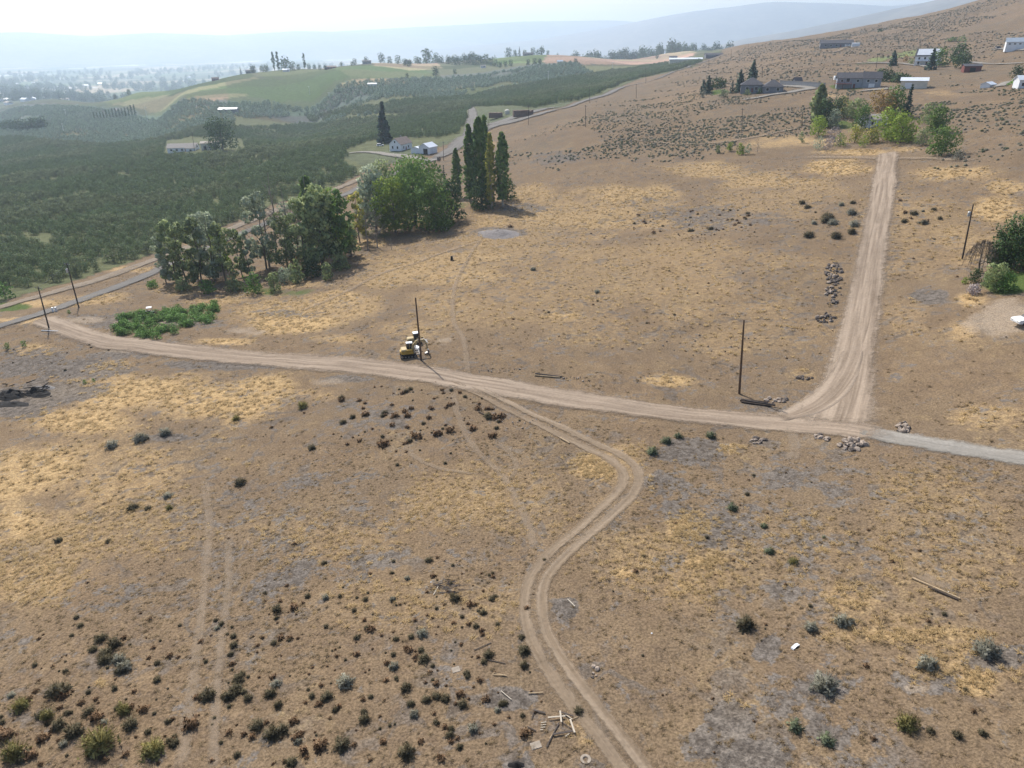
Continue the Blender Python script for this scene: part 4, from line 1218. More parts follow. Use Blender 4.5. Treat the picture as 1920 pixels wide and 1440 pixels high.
ONE = [(30,1418,58,'rabbit','olive rabbitbrush clump in the bottom corner below the faint wheel line'),(90,1345,32,'rabbit','small brown-olive tuft above the corner rabbitbrush'),(140,1375,46,'sage','ragged dark bush left of the golden rabbitbrush'),(188,1402,74,'rabbit','largest golden-olive rabbitbrush near the bottom edge'),
 (288,1412,52,'rabbit','dark olive bush right of the largest rabbitbrush'),(232,1335,36,'rabbit','yellow-topped bush above a darker twin'),(245,1362,38,'sage','dark twin below the yellow-topped bush'),(40,1328,38,'rabbit','round olive bush near the edge of the field'),(110,1300,52,'sage','broad brown bush with dead stems'),
 (190,1200,30,'sage','dark bush at the top of the thick sage cluster'),(215,1210,38,'sage','bushy sage in the middle of the thick cluster'),(222,1240,32,'sage_grey','grey sage in the thick cluster'),(198,1228,32,'sage','dark sage at the left of the thick cluster'),(226,1260,30,'sage','near-black sage at the foot of the thick cluster'),(175,1220,22,'sage','small dark sage at the left edge of the thick cluster'),
 (1490,1366,40,'sage_green','round bright green bush near the ash patch'),(1700,1362,48,'rabbit','dark olive bush with a grey skirt low on the right slope'),(1745,1372,22,'sage','small dark bush second in the row low on the right slope'),(1795,1380,26,'sage','dark bush third in the row low on the right slope'),(1842,1376,22,'sage','dark bush last in the row low on the right slope'),
 (1398,1175,50,'sage','flat dark bush above the white scrap'),(1580,1170,44,'sage_grey','grey ring of brush on the right slope'),(1520,1180,34,'sage_grey','grey brush beside the dark flat bush'),(1550,1392,40,'sage_green','pale green low bush near the bottom edge'),(1545,1290,60,'sage_grey','wide dead grey brush over the bare soil'),(1740,1250,50,'sage_grey','rusty grey brush below the goat path'),(1850,1225,60,'sage_grey','long low grey brush at the right edge'),
 (1250,830,26,'sage_green','grey-green cushion bush by the ash soil'),(1222,850,30,'sage_green','wide cushion bush left of the ash soil'),(1272,820,20,'sage_green','olive cushion bush beside the grey-green one'),(1333,820,25,'sage_green','rounded green bush below the dirt road'),(1373,955,26,'sage_green','green bush beside the golden patch'),(1433,988,18,'sage_green','small vivid green bush on the slope'),(1443,1036,24,'sage_green','bushy green plant above the golden grass'),(1487,1056,22,'rabbit','olive bush right of the bushy green plant'),(1545,1008,10,'sage_green','tiny green bush on open stubble'),
 (443,788,18,'rabbit','lone olive bush at the edge of the straw grass'),(450,908,28,'sage','dark round bush on the open left slope'),(585,842,22,'sage','dark bush below the clod cluster'),(110,1015,20,'sage','small dark bush far left on the slope'),(203,1016,15,'sage','tiny dark bush right of the far left one'),(250,955,28,'sage','wide dark bush first of three on the left slope'),(278,955,18,'sage','dark bush second of three on the left slope'),(318,955,18,'rabbit','tan tuft third of three on the left slope'),(315,932,22,'sage_grey','grey bush above the three on the left slope'),(568,765,24,'rabbit','olive bush left of the clod cluster'),
 (310,815,30,'sage_grey','grey brush first in the line under the straw grass'),(265,825,34,'sage_grey','grey brush second in the line under the straw grass'),(210,838,30,'sage_grey','grey brush last in the line under the straw grass'),
 (1120,549,14,'sage_grey','round grey bush alone in the upper field'),(1000,507,15,'sage_grey','small grey bush in the upper field'),(957,426,13,'sage_brown','dark square bush beside the gravel mound'),(983,1222,30,'sage','dark bush beside the wheel ruts'),(983,1250,26,'sage','second dark bush beside the wheel ruts'),(1085,1335,26,'sage','dark bush between the lumber and the wheel ruts'),(1375,1052,10,'sage_brown','small brown bush right of the ruts')]
for px, py, w, k, lb in ONE:
    bush(px, py, w, k, lb, name='rabbitbrush' if k == 'rabbit' else 'sagebrush')
def zone(poly, n, wlo, whi, kinds, label, group, seed, powr=2.0, name='sagebrush', flat=1.0):
    P = np.array(poly, float); r_ = np.random.default_rng(seed)
    lo, hi = P.min(0), P.max(0); c = 0; t = 0
    while c < n and t < n * 40:
        t += 1
        x, y = r_.uniform(lo, hi)
        if not in_poly(P, np.array([x]), np.array([y]))[0]: continue
        if fbm(x / 60, y / 40, seed, 3) < .40: continue
        w = (wlo + (whi - wlo) * r_.random() ** powr) * (.62 + .5 * (y - lo[1]) / (hi[1] - lo[1]))
        bush(x, y, w, kinds[int(r_.integers(0, len(kinds)))], label, group, name, flat); c += 1
zone([(0,1250),(120,1205),(300,1180),(480,1120),(620,1050),(800,1040),(930,1060),(980,1200),(1040,1330),(1040,1440),(0,1440)], 128, 17, 44, ['sage', 'sage', 'sage', 'sage', 'sage_brown', 'sage_brown', 'sage_grey'], 'dark sage tuft scattered over the lower slope left of the wheel ruts', 'sage tufts on the lower slope', 3)
zone([(575,750),(700,722),(860,730),(960,790),(960,830),(880,820),(700,840),(620,815)], 60, 12, 26, ['sage_brown', 'sage', 'sage_brown'], 'small dark clump in the cluster just below the dirt road', 'clumps just below the dirt road', 4)
zone([(1160,405),(1250,392),(1400,395),(1410,425),(1300,440),(1190,440)], 34, 8, 14, ['sage_brown', 'sage'], 'small dark clump in the band across the upper field', 'clumps in the band across the upper field', 6)
zone([(1470,372),(1625,368),(1605,400),(1600,450),(1540,455),(1480,430)], 16, 16, 30, ['sage', 'sage_grey', 'sage'], 'dark sagebrush beside the straight uphill road', 'sagebrush beside the uphill road', 7, 1.2)
zone([(1680,340),(1770,345),(1760,440),(1690,430)], 12, 8, 26, ['sage', 'sage_grey', 'sage_brown'], 'sagebrush to the right of the straight uphill road', 'sagebrush right of the uphill road', 9)
# the rest, in masses
def mass(name, polys, label, kinds, seed, clump=45, w0=.7, w1=1.7, thr=.45):
    r_ = np.random.default_rng(seed); out = []
    for P, dens in polys:
        P = world_poly(P); lo, hi = P.min(0), P.max(0)
        n = int((hi - lo).prod() * dens)
        q = r_.uniform(lo - 12, hi + 12, (n, 2)); rr = np.hypot(q[:, 0], q[:, 1])
        wob = np.clip(rr * .07, 1.5, 30)
        q = q[in_poly(P, q[:, 0] + (fbm(q[:, 0] / 18, q[:, 1] / 18, 71, 4) - .5) * 2 * wob + r_.normal(0, 1, n) * wob * .35, q[:, 1] + (fbm(q[:, 0] / 18, q[:, 1] / 18, 72, 4) - .5) * 2 * wob + r_.normal(0, 1, n) * wob * .35)]
        q = q[fbm(q[:, 0] / clump, q[:, 1] / clump, seed, 3) > thr]
        out.append(q)
    q = np.concatenate(out); z = zfun(q[:, 0], q[:, 1])
    srcs = []
    for k in kinds:
        o = next(o for o in COL.objects if o.data in BUSH[k]); srcs.append([o])
    scatter(name, np.c_[q, z], r_.random(len(q)) * 6.28, w0 + (w1 - w0) * r_.random(len(q)) ** 2, r_.integers(0, len(kinds), len(q)), srcs, label, 'brush')
    print(name, len(q))
mass('sage_scrub', [([(960,290),(1000,262),(1100,225),(1200,185),(1310,178),(1500,190),(1505,235),(1400,262),(1300,282),(1200,292),(1050,300)], .2),
   ([(1080,262),(1300,235),(1500,215),(1490,245),(1330,288),(1200,296)], .4),
   ([(1430,190),(1540,178),(1700,172),(1800,170),(1800,225),(1700,235),(1500,215)], .45), ([(1720,165),(1925,172),(1925,290),(1840,300),(1760,232)], .28), ([(1270,178),(1390,188),(1500,180),(1420,200),(1300,195)], .2), ([(1400,165),(1480,135),(1650,128),(1760,140),(1740,160),(1560,150)], .06)],
   'grey-green sage scrub covering the slope below the hill houses', ['sage_grey', 'sage_green', 'sage_grey'], 31, 30, .6, 1.6, .42)
mass('hillside_brush', [([(1250,170),(1340,112),(1400,90),(1600,60),(1840,5),(1930,-15),(1930,110),(1700,115),(1450,160),(1300,178)], .03), ([(1450,80),(1600,58),(1840,5),(1930,-15),(1930,60),(1600,80)], .04)],
   'dark brush dotted over the brown hillside', ['sage_grey', 'sage_grey', 'sage'], 33, 70, .9, 2.2, .36)
mass('small_clumps', [([(0,640),(140,640),(330,690),(200,720),(0,715)], .14), ([(0,820),(300,830),(560,760),(1000,830),(1000,1050),(600,1060),(300,1180),(0,1230)], .02), ([(0,1200),(1000,1040),(1040,1440),(0,1440)], .85), ([(580,745),(860,728),(980,800),(900,840),(640,830)], .7), ([(1160,395),(1410,395),(1410,440),(1180,445)], .3), ([(1000,330),(1640,320),(1560,720),(900,640),(820,480)], .014), ([(1200,840),(1920,900),(1920,1440),(1250,1440),(1060,1100)], .10), ([(1690,320),(1900,330),(1800,480),(1920,640),(1900,820),(1660,780)], .02), ([(1780,300),(1925,330),(1925,400),(1850,380)], .08), ([(560,620),(830,470),(900,600),(700,660)], .006), ([(1400,295),(1640,290),(1620,345),(1380,350)],.02)],
   'little dark clumps and clods strewn over the stubble', ['sage_brown', 'sage', 'sage_brown'], 35, 14, .26, .85, .38)
# --- green weeds beside the dirt road
mass2 = world_poly([(212,610),(225,592),(280,590),(330,582),(405,572),(412,585),(398,605),(340,625),(290,640),(240,632),(215,625)])
r_ = np.random.default_rng(41)
lo, hi = mass2.min(0), mass2.max(0)
q = r_.uniform(lo, hi, (2600, 2)); q = q[in_poly(mass2, q[:, 0], q[:, 1])]
q = q[fbm(q[:, 0] / 4, q[:, 1] / 4, 41, 3) > .36][:150]
wp = [make_tree('bush', 1.5, 1.5, M['weed'], M['bark'], np.random.default_rng(300 + k), 160) for k in range(3)]
for i, (x, y) in enumerate(q):
    plant_tree('weed_bush', wp[i % 3], (x, y, ground(x, y) - .1), 'leafy green weed in the green thicket beside the dirt road', 'weed', 'green thicket beside the dirt road', r_.random() * 6.28, (1.6 + .7 * r_.random(), 1.6 + .7 * r_.random(), .8 + .6 * r_.random()))
for px, py, hp, lb in [(15,655,14,'green weed clump at the left border below the dirt road'),(46,650,13,'bright green weed clump second from the left border'),(160,720,10,'small green weed beside the burn pile'),(176,716,8,'second small green weed beside the burn pile'),(12,560,36,'tall green weeds at the orchard corner'),(130,588,8,'green shrub beside the utility boxes')]:
    p = hit(px, py); plant_tree('weed_bush', wp[(px + py) % 3], p, lb, 'weed', None, px, hp / pxm(p) / 1.5)
# --- dry grass tufts
def make_tuft(rng, n, leaf):
    a = rng.normal(0, .10, (n, 3)); a[:, 2] = 0
    d = unit(n, rng) * np.array([1, 1, .3]); d[:, 2] = np.abs(d[:, 2]) + .28
    L = .25 + .3 * rng.random((n, 1))
    s = np.cross(d, unit(n, rng)); s /= np.linalg.norm(s, axis=1)[:, None]; s *= .035
    e = a + d * L
    V = np.stack([a - s, a + s, e + s * .3, e - s * .3], 1).reshape(-1, 3)
    F = np.arange(n * 4).reshape(n, 4); gz = np.cross(V.reshape(-1, 4, 3)[:, 2] - V.reshape(-1, 4, 3)[:, 0], V.reshape(-1, 4, 3)[:, 3] - V.reshape(-1, 4, 3)[:, 1])[:, 2]
    F[gz < 0] = F[gz < 0][:, ::-1]
    return fast_mesh('tuft', V, F, [leaf], normals=np.tile([0, 0, 1.0], (n * 4, 1)))
tuf = []
for k, (px, py, lf, lb) in enumerate([(1840,1290,'straw','straw tuft in the golden patch low on the right'),(300,742,'straw','straw tuft in the golden grass below the dirt road'),(520,1150,'stubble','tan stubble tuft on the lower slope'),(1600,1000,'stubble','tan stubble tuft on the right slope')]):
    o = link('grass_tuft', make_tuft(np.random.default_rng(400 + k), 26, M[lf]), None, hit(px, py)); tag(o, lb, 'grass tuft'); tuf.append([o])
def tufts(n, rlo, rhi, seed, smin, smax):
    r_ = np.random.default_rng(seed)
    az = np.radians(r_.uniform(-47, 47, n)); r = np.sqrt(r_.uniform(rlo ** 2, rhi ** 2, n))
    X = np.sin(az) * r; Y = np.cos(az) * r
    g = patch(0, X, Y); b = np.maximum(patch(1, X, Y), patch(3, X, Y))
    for pts in RUTS:
        for q in pts[::2]:
            k = np.hypot(X - q[0], Y - q[1]) < q[2]; b[k] = 9
    straw = r_.random(n) < g * g * 1.2
    keep = (straw | (r_.random(n) < .05 + .3 * (fbm(X / 12, Y / 12, 61, 3) - .3))) & (b < .85) & ((X > -130) | (Y < 140)) & (Y < 330)
    P = ORCH
    keep &= ~in_poly(P, X, Y)
    X, Y, straw = X[keep], Y[keep], straw[keep]
    Z = zfun(X, Y); ok = visible(X, Y, Z, 30)[0]
    X, Y, Z, straw = X[ok], Y[ok], Z[ok], straw[ok]
    m = len(X)
    var = np.where(straw, r_.integers(0, 2, m), r_.integers(2, 4, m))
    return np.c_[X, Y, Z], r_.random(m) * 6.28, (smin + (smax - smin) * r_.random(m)) * np.where(straw, 1.5, 1.0), var
def with_w(Q, w): return np.c_[Q, np.full(len(Q), w)]
RUTS = [with_w(road_main, 5.0)]
for o in COL.objects:
    if o.name.split('.')[0] in ('dirt_road', 'gravel_road') or (o.name == 'dirt_track'):
        vv = np.empty(len(o.data.vertices) * 3); o.data.vertices.foreach_get('co', vv); vv = vv.reshape(-1, 3)
        nc = {'gravel_road': 13}.get(o.name, 17 if o.name.startswith('dirt_road') else 21)
        if o.name == 'dirt_road.002': nc = 13
        if len(vv) % nc == 0:
            cc = vv.reshape(-1, nc, 3)
            RUTS.append(np.c_[cc[:, nc // 2, :2], np.linalg.norm(cc[:, 0, :2] - cc[:, -1, :2], axis=1) * .46])
P1, R1, S1, V1 = tufts(70000, 26, 95, 51, .3, .75)
P2, R2_, S2, V2 = tufts(60000, 95, 300, 52, .5, 1.1)
scatter('dry_grass', np.concatenate([P1, P2]), np.r_[R1, R2_], np.r_[S1, S2], np.r_[V1, V2], tuf, 'short dry grass and stubble over the hillside', 'grass')
print('tufts', len(P1), len(P2))

# ------------------------------------------------------------------ materials of built things
M['pole'] = plain('creosote_pole', (.115, .070, .042), .85, var=.3, scale=1.2)
M['pole_dark'] = plain('old_pole', (.060, .045, .036), .9, var=.3, scale=1.2)
M['galv'] = plain('galvanised', (.48, .49, .50), .45, .6, .12)
M['insul'] = plain('insulator', (.35, .36, .36), .3)
M['white'] = plain('white_siding', (.72, .74, .76), .6, var=.07, scale=.6)
M['cream'] = plain('cream_siding', (.60, .56, .47), .7, var=.08, scale=.6)
M['slate'] = plain('slate_siding', (.19, .20, .22), .75, var=.12, scale=.6)
M['blue_grey'] = plain('blue_grey_siding', (.26, .29, .33), .75, var=.10, scale=.6)
M['brown_red'] = plain('red_brown_boards', (.17, .055, .045), .8, var=.2, scale=.8)
M['roof_dark'] = plain('dark_shingle', (.075, .075, .085), .9, var=.25, scale=1.2)
M['roof_brown'] = plain('brown_shingle', (.22, .175, .15), .9, var=.2, scale=1.2)
M['roof_tan'] = plain('tan_shingle', (.36, .32, .28), .9, var=.15, scale=1.2)
M['roof_metal'] = plain('pale_metal_roof', (.66, .70, .74), .35, .2, .06, scale=.4)
M['roof_blue'] = plain('blue_grey_metal_roof', (.28, .33, .38), .4, .2, .08, scale=.4)
M['trim'] = plain('white_trim', (.75, .75, .73), .6, var=.05)
M['glass'] = plain('dark_window_glass', (.02, .025, .03), .08, spec=.6, var=.1)
M['door_dark'] = plain('dark_opening', (.02, .019, .018), .9)
M['concrete'] = plain('weathered_concrete', (.30, .255, .205), .95, var=.2, scale=2)
M['concrete_grey'] = plain('grey_block', (.30, .30, .30), .95, var=.15, scale=2)
M['yellow'] = plain('faded_machine_yellow', (.42, .27, .055), .55, var=.18, scale=2)
M['cream_paint'] = plain('cream_machine_paint', (.43, .33, .17), .55, var=.15, scale=2)
M['black'] = plain('black_steel', (.022, .021, .020), .6, var=.4, scale=4)
M['rubber'] = plain('dusty_rubber', (.035, .032, .030), .9, var=.35, scale=4)
M['steel'] = plain('worn_steel', (.32, .30, .28), .4, .7, .25, scale=4)
M['white_paint'] = plain('white_paint', (.78, .79, .80), .35, var=.06)
M['dark_paint'] = plain('dark_car_paint', (.035, .038, .045), .25, spec=.6, var=.1)
M['green_paint'] = plain('grey_green_paint', (.12, .16, .15), .3, spec=.5, var=.1)
M['rock'] = plain('basalt_rock', (.115, .095, .082), .95, var=.4, scale=1.5, bump=.5)
M['rock_pale'] = plain('dusty_field_rock', (.30, .245, .20), .95, var=.3, scale=1.5, bump=.5)
M['board_white'] = plain('bleached_board', (.42, .37, .30), .85, var=.15, scale=2)
M['board_dark'] = plain('weathered_board', (.075, .062, .055), .9, var=.3, scale=2)
M['board_tan'] = plain('tan_board', (.36, .27, .17), .9, var=.2, scale=2)
M['char'] = plain('charred_wood', (.012, .011, .011), .95, var=.5, scale=3)
M['ash'] = plain('grey_ash', (.17, .16, .155), 1.0, var=.3, scale=1, bump=.6)
M['gravel_heap'] = plain('grey_gravel', (.175, .16, .155), 1.0, var=.3, scale=1.5, bump=.8)
M['bin'] = plain('weathered_bin_wood', (.20, .135, .105), .95, var=.3, scale=.5)
M['wire'] = plain('aluminium_wire', (.16, .16, .16), .5, .5)
M['lamp'] = plain('lamp_lens', (.6, .58, .5), .2)
M['red_lens'] = plain('red_lens', (.35, .02, .02), .2)

# ------------------------------------------------------------------ utility poles
def pole_px(bx, by, tx, ty, label, arm=False, transformer=False, mat='pole_dark', group=None, r=.19):
    p = Vector(hit(bx, by))
    n = Vector((p.x, p.y, 0)).normalized()
    d = Vector(ray(tx, ty)); c = Vector((0, 0, CAMH))
    t = (p - c).dot(n) / d.dot(n)
    top = c + d * t - p
    e = empty('utility_pole', p); tag(e, label, 'pole', group)
    L = top.length; ax = top.normalized()
    k = max(1.0, L / 12)
    MB().tube([ax * -.6, ax * L * .5, ax * L], [r * k, r * .85 * k, r * .62 * k], 10).build('shaft', M[mat], e)
    side = Vector((n.x, n.y, 0)); side = Matrix.Rotation(.5, 3, 'Z') @ side
    if arm:
        a = ax * (L - .5)
        MB().tube([a - side * 1.25 * k, a + side * 1.25 * k], .075 * k, 4).build('crossarm', M[mat], e)
        for s in (-1.1, -.4, 1.1):
            b = a + side * s * k
            MB().tube([b, b + Vector((0, 0, .16)), b + Vector((0, 0, .32))], [.05 * k, .09 * k, .05 * k], 6).build('insulator', M['insul'], e)
    if transformer:
        b = ax * (L - 2.0) + side.cross(Vector((0, 0, 1))) * (-.45)
        MB().tube([b - Vector((0, 0, .5)), b - Vector((0, 0, .45)), b + Vector((0, 0, .4)), b + Vector((0, 0, .5))], [.22, .30, .30, .2], 10).build('transformer', M['galv'], e)
        MB().tube([b + Vector((0, 0, .5)), b + Vector((0, 0, .75))], .06, 6).build('bushing', M['insul'], e)
    return p + top
pole_px(790, 676, 779, 558, 'brown bare utility pole beside the parked excavator', mat='pole')
pole_px(1386, 738, 1395, 600, 'brown bare utility pole beside the stacked timbers', mat='pole')
tA = pole_px(148, 577, 125, 493, 'dark pole with crossarm and transformer beside the paved road', True, True)
tB = pole_px(92, 616, 71, 537, 'dark pole on the bank where the dirt road meets the paved road', True)
tC = pole_px(1804, 486, 1825, 383, 'dark leaning pole with a grey transformer beside the bare weeping tree', False, True)
tD = pole_px(687, 341, 687, 316, 'dark pole at the orchard edge behind the willow', True)
G = 'poles far along the road and the hillside'
for b, t, lb in [((832,301),(831,265),'pole at the road bend below the white barn'),((991,234),(991,198),'pole standing before the bin stacks'),((1098,238),(1098,197),'pole alone in the sage above the road'),((1106,193),(1105,163),'pole beside the road where it leaves the sage'),
   ((1193,184),(1193,157),'pole on the bank above the climbing road'),((1211,156),(1211,126),'pole at the orchard corner of the climbing road'),((1391,249),(1392,203),'thin dark pole in the sage left of the grove'),((1504,238),(1504,212),'short dark pole at the left edge of the grove'),
   ((1643,127),(1646,100),'leaning pole beside the drive to the pale house'),((1720,104),(1723,87),'pole behind the pale house'),((1768,105),(1773,77),'leaning pole behind the dark trees on the hill'),((1371,109),(1371,92),'pole where the climbing road tops out'),
   ((1403,101),(1403,82),'pole on the skyline above the climbing road'),((1429,146),(1430,125),'pole behind the dark hip-roofed house'),((1329,128),(1329,113),'pole beside the long white packing shed'),((365,284),(360,248),'pole in front of the long farmhouse')]:
    pole_px(*b, *t, lb, True, group=G, r=.15)
def wire(name, a, b, sag, label):
    P = []
    for i in range(17):
        t = i / 16; q = Vector(a).lerp(Vector(b), t); q.z -= 4 * sag * t * (1 - t); P.append(q)
    tag(MB().tube(P, .022, 4).build(name, M['wire']), label, 'power line')
wire('power_line', tA, tB, .5, 'wire between the two dark poles at the road junction')
wire('power_line', tA, tD, 6, 'long wire from the junction pole along the tree belt')
wire('power_line', tB, tB + Vector((-60, -12, -4)), 1.2, 'wire leaving the junction towards the left border')
# wind machines in the orchards
for px, py, hp, lb in [(278,231,28,'white wind machine beside the windbreak poplars'),(581,177,14,'white wind machine on the green slope'),(120,248,15,'white wind machine at the left orchard'),(124,216,10,'small white wind machine in the far left orchard'),(1028,152,17,'white wind machine in the trellised orchard'),(1148,133,14,'white wind machine near the upper orchard end'),(618,186,11,'white wind machine under the green ridge')]:
    p = hit(px, py); h = hp / pxm(p)
    e = empty('wind_machine', p, px); tag(e, lb, 'wind machine', 'wind machines in the orchards')
    MB().tube([(0, 0, -.3), (0, 0, h)], [.28, .18], 8).build('tower', M['white_paint'], e)
    MB().box((0, 0, h), (.9, .5, .5), bevel=.1).build('gearbox', M['white_paint'], e)
    MB().box((.6, 0, h), (.06, 5.0, .32), rx=.15).build('propeller', M['white_paint'], e)

# ------------------------------------------------------------------ vehicles and machines
def wheel(parent, x, y, z, r, w, name='wheel'):
    o = MB().tube([(x, y - w / 2, z), (x, y - w * .4, z), (x, y + w * .4, z), (x, y + w / 2, z)], [r * .88, r, r, r * .88], 14).build(name, M['rubber'], parent)
    MB().tube([(x, y - w / 2 - .015, z), (x, y + w / 2 + .015, z)], r * .55, 10).build('rim', M['steel'], o)
def car(px, py, rz, label, paint, kind='suv', cat='car', name='parked_car'):
    p = hit(px, py)
    e = empty(name, p, rz); tag(e, label, cat)
    L, W = (4.7, 1.85) if kind != 'pickup' else (5.7, 1.95)
    hl = L / 2
    # side outline of the lower body
    b = [(-hl, .38), (-hl + .05, .30), (hl - .1, .30), (hl, .42), (hl - .02, .72), (hl - .15, .88), (hl - 1.3, 1.0), (-hl + .1, 1.02), (-hl, .9)]
    MB().prism(b, 'y', -W / 2, W / 2).build('body', M[paint], e)
    if kind == 'pickup':
        c = [(-.55, 1.0), (-.45, 1.72), (.55, 1.76), (1.25, 1.0)]
        MB().box((-1.75, 0, 1.1), (2.1, W - .1, .22)).build('cargo_bed', M[paint], e)
    else:
        c = [(-hl + .15, 1.0), (-hl + .45, 1.66), (.5, 1.70), (1.25, 1.0)]
    m = MB(); w2 = W / 2 - .06
    n = len(c)
    m.add([(x, -w2 if z < 1.3 else -w2 + .16, z) for x, z in c] + [(x, w2 if z < 1.3 else w2 - .16, z) for x, z in c],
          [tuple(range(n))[::-1], tuple(range(n, 2 * n)), (0, n, n + 1, 1)[::-1], (1, n + 1, n + 2, 2)[::-1], (2, n + 2, n + 3, 3)[::-1]])
    m.build('window_band', M['glass'], e)
    x0, x1 = c[1][0], c[2][0]
    MB().box(((x0 + x1) / 2, 0, 1.73), (x1 - x0 + .1, W - .42, .08), bevel=.03).build('roof', M[paint], e)
    for x in (-L * .31, L * .31):
        for y in (-W / 2 + .1, W / 2 - .1): wheel(e, x, y, .36, .36, .24)
    for y in (-.65, .65):
        MB().box((hl - .02, y, .66), (.08, .36, .16)).build('headlight', M['lamp'], e)
        MB().box((-hl, y * 1.15, .78), (.06, .2, .22)).build('tail_light', M['red_lens'], e)
    return e
car(1932, 606, rad(185), 'white and dark pickup on the gravel circle, cut off by the border', 'white_paint', 'pickup', 'pickup', 'pickup_truck')
car(1462, 164, rad(20), 'grey-green van parked beside the hip-roofed house', 'green_paint', 'suv', 'van')
car(713, 274, rad(15), 'white car parked beside the dark spruce', 'white_paint')
car(1590, 87, rad(5), 'white car parked before the ridge house', 'white_paint')
car(1872, 92, rad(4), 'dark car parked beside the metal shop', 'dark_paint')

# excavator: faces +X
pe = Vector(hit(766, 668)); pe.z -= .05
ex = empty('excavator', pe, rad(12)); tag(ex, 'yellow tracked excavator parked beside the bare pole', 'excavator')
for y in (-.85, .85):
    st = []
    for i in range(9):
        a = math.pi / 2 + math.pi * i / 8; st.append((-1.25 + .33 * math.cos(a), .34 + .33 * math.sin(a)))
    for i in range(9):
        a = -math.pi / 2 + math.pi * i / 8; st.append((1.25 + .33 * math.cos(a), .34 + .33 * math.sin(a)))
    t = MB().prism(st, 'y', y - .23, y + .23).build('track', M['rubber'], ex)
    g = MB()
    for i in range(22):
        x = -1.3 + 2.6 * i / 21
        g.box((x, y, .69), (.05, .47, .04)); g.box((x, y, .02), (.05, .47, .04))
    g.build('grouser', M['black'], t)
    for x in (-1.25, -.6, 0, .6, 1.25):
        MB().tube([(x, y - .25, .33), (x, y + .25, .33)], .23 if abs(x) > 1 else .14, 10).build('roller', M['steel'], t)
MB().box((0, 0, .5), (1.6, 1.3, .35), bevel=.08).build('undercarriage', M['black'], ex)
MB().tube([(0, 0, .6), (0, 0, .85)], .55, 14).build('slew_ring', M['black'], ex)
hs = []
for i in range(9):
    a = math.pi / 2 + math.pi * i / 8; hs.append((-1.0 + .75 * math.cos(a) * .75, 1.0 * math.sin(a)))
hs += [(.95, -1.0), (.95, 1.0)]
MB().prism(hs[::-1], 'z', .86, 1.35).build('counterweight', M['yellow'], ex)
MB().box((-.75, 0, 1.55), (1.2, 1.8, .42), bevel=.12).build('engine_hood', M['cream_paint'], ex)
MB().box((.1, -.62, 1.5), (1.3, .66, .3), bevel=.06).build('side_deck', M['yellow'], ex)
cb = MB().box((.35, .5, 1.95), (1.25, .9, 1.25), bevel=.1, taper=.92).build('cab', M['glass'], ex)
MB().box((.33, .5, 2.61), (1.2, .9, .12), bevel=.05).build('cab_roof', M['white_paint'], cb)
f = MB()
for x in (-.26, .35, .95):
    for y in (.05, .95): f.box((x, y, 1.95), (.08, .06, 1.28))
f.build('cab_frame', M['cream_paint'], cb)
bm = MB(); path = [(.7, 1.15), (1.05, 2.2), (1.75, 3.0), (2.9, 3.05), (3.25, 2.85)]; th = [.24, .26, .24, .18, .12]
def beam(mb, path, th, w, y0):
    up = []; dn = []
    for i, (x, z) in enumerate(path):
        a = path[max(i - 1, 0)]; b = path[min(i + 1, len(path) - 1)]
        dx, dz = b[0] - a[0], b[1] - a[1]; l = math.hypot(dx, dz)
        nx, nz = -dz / l, dx / l
        up.append((x + nx * th[i], z + nz * th[i])); dn.append((x - nx * th[i], z - nz * th[i]))
    mb.prism(up + dn[::-1], 'y', y0 - w / 2, y0 + w / 2)
beam(bm, path, th, .30, -.15); bm.build('boom', M['cream_paint'], ex)
sk = MB(); beam(sk, [(3.0, 3.3), (3.4, 2.6), (3.65, 1.3)], [.1, .17, .09], .22, -.15); sk.build('stick', M['cream_paint'], ex)
MB().tube([(1.0, -.15, 1.1), (1.75, -.15, 2.6)], [.09, .06], 8).build('boom_cylinder', M['steel'], ex)
MB().tube([(1.9, -.15, 3.3), (3.0, -.15, 3.4)], [.08, .05], 8).build('stick_cylinder', M['steel'], ex)
MB().tube([(3.45, -.02, 2.7), (3.75, -.02, 1.5)], [.07, .05], 8).build('bucket_cylinder', M['steel'], ex)
bk = [(3.55, 1.25), (3.85, 1.15), (4.0, .75), (3.8, .35), (3.35, .25), (3.1, .45), (3.3, .55), (3.6, .65), (3.65, .95)]
b = MB().prism(bk, 'y', -.5, .2).build('bucket', M['steel'], ex)
g = MB()
for y in (-.45, -.25, -.05, .15): g.box((3.06, y, .42), (.25, .07, .06), ry=.6)
g.build('bucket_tooth', M['steel'], b)
MB().box((2.0, 0, .5), (.16, 2.2, .6), ry=.2, bevel=.04).build('dozer_blade', M['steel'], ex)
MB().box((1.6, .5, .5), (.9, .14, .14)).build('blade_arm', M['steel'], ex)
MB().box((1.6, -.5, .5), (.9, .14, .14)).build('blade_arm', M['steel'], ex)

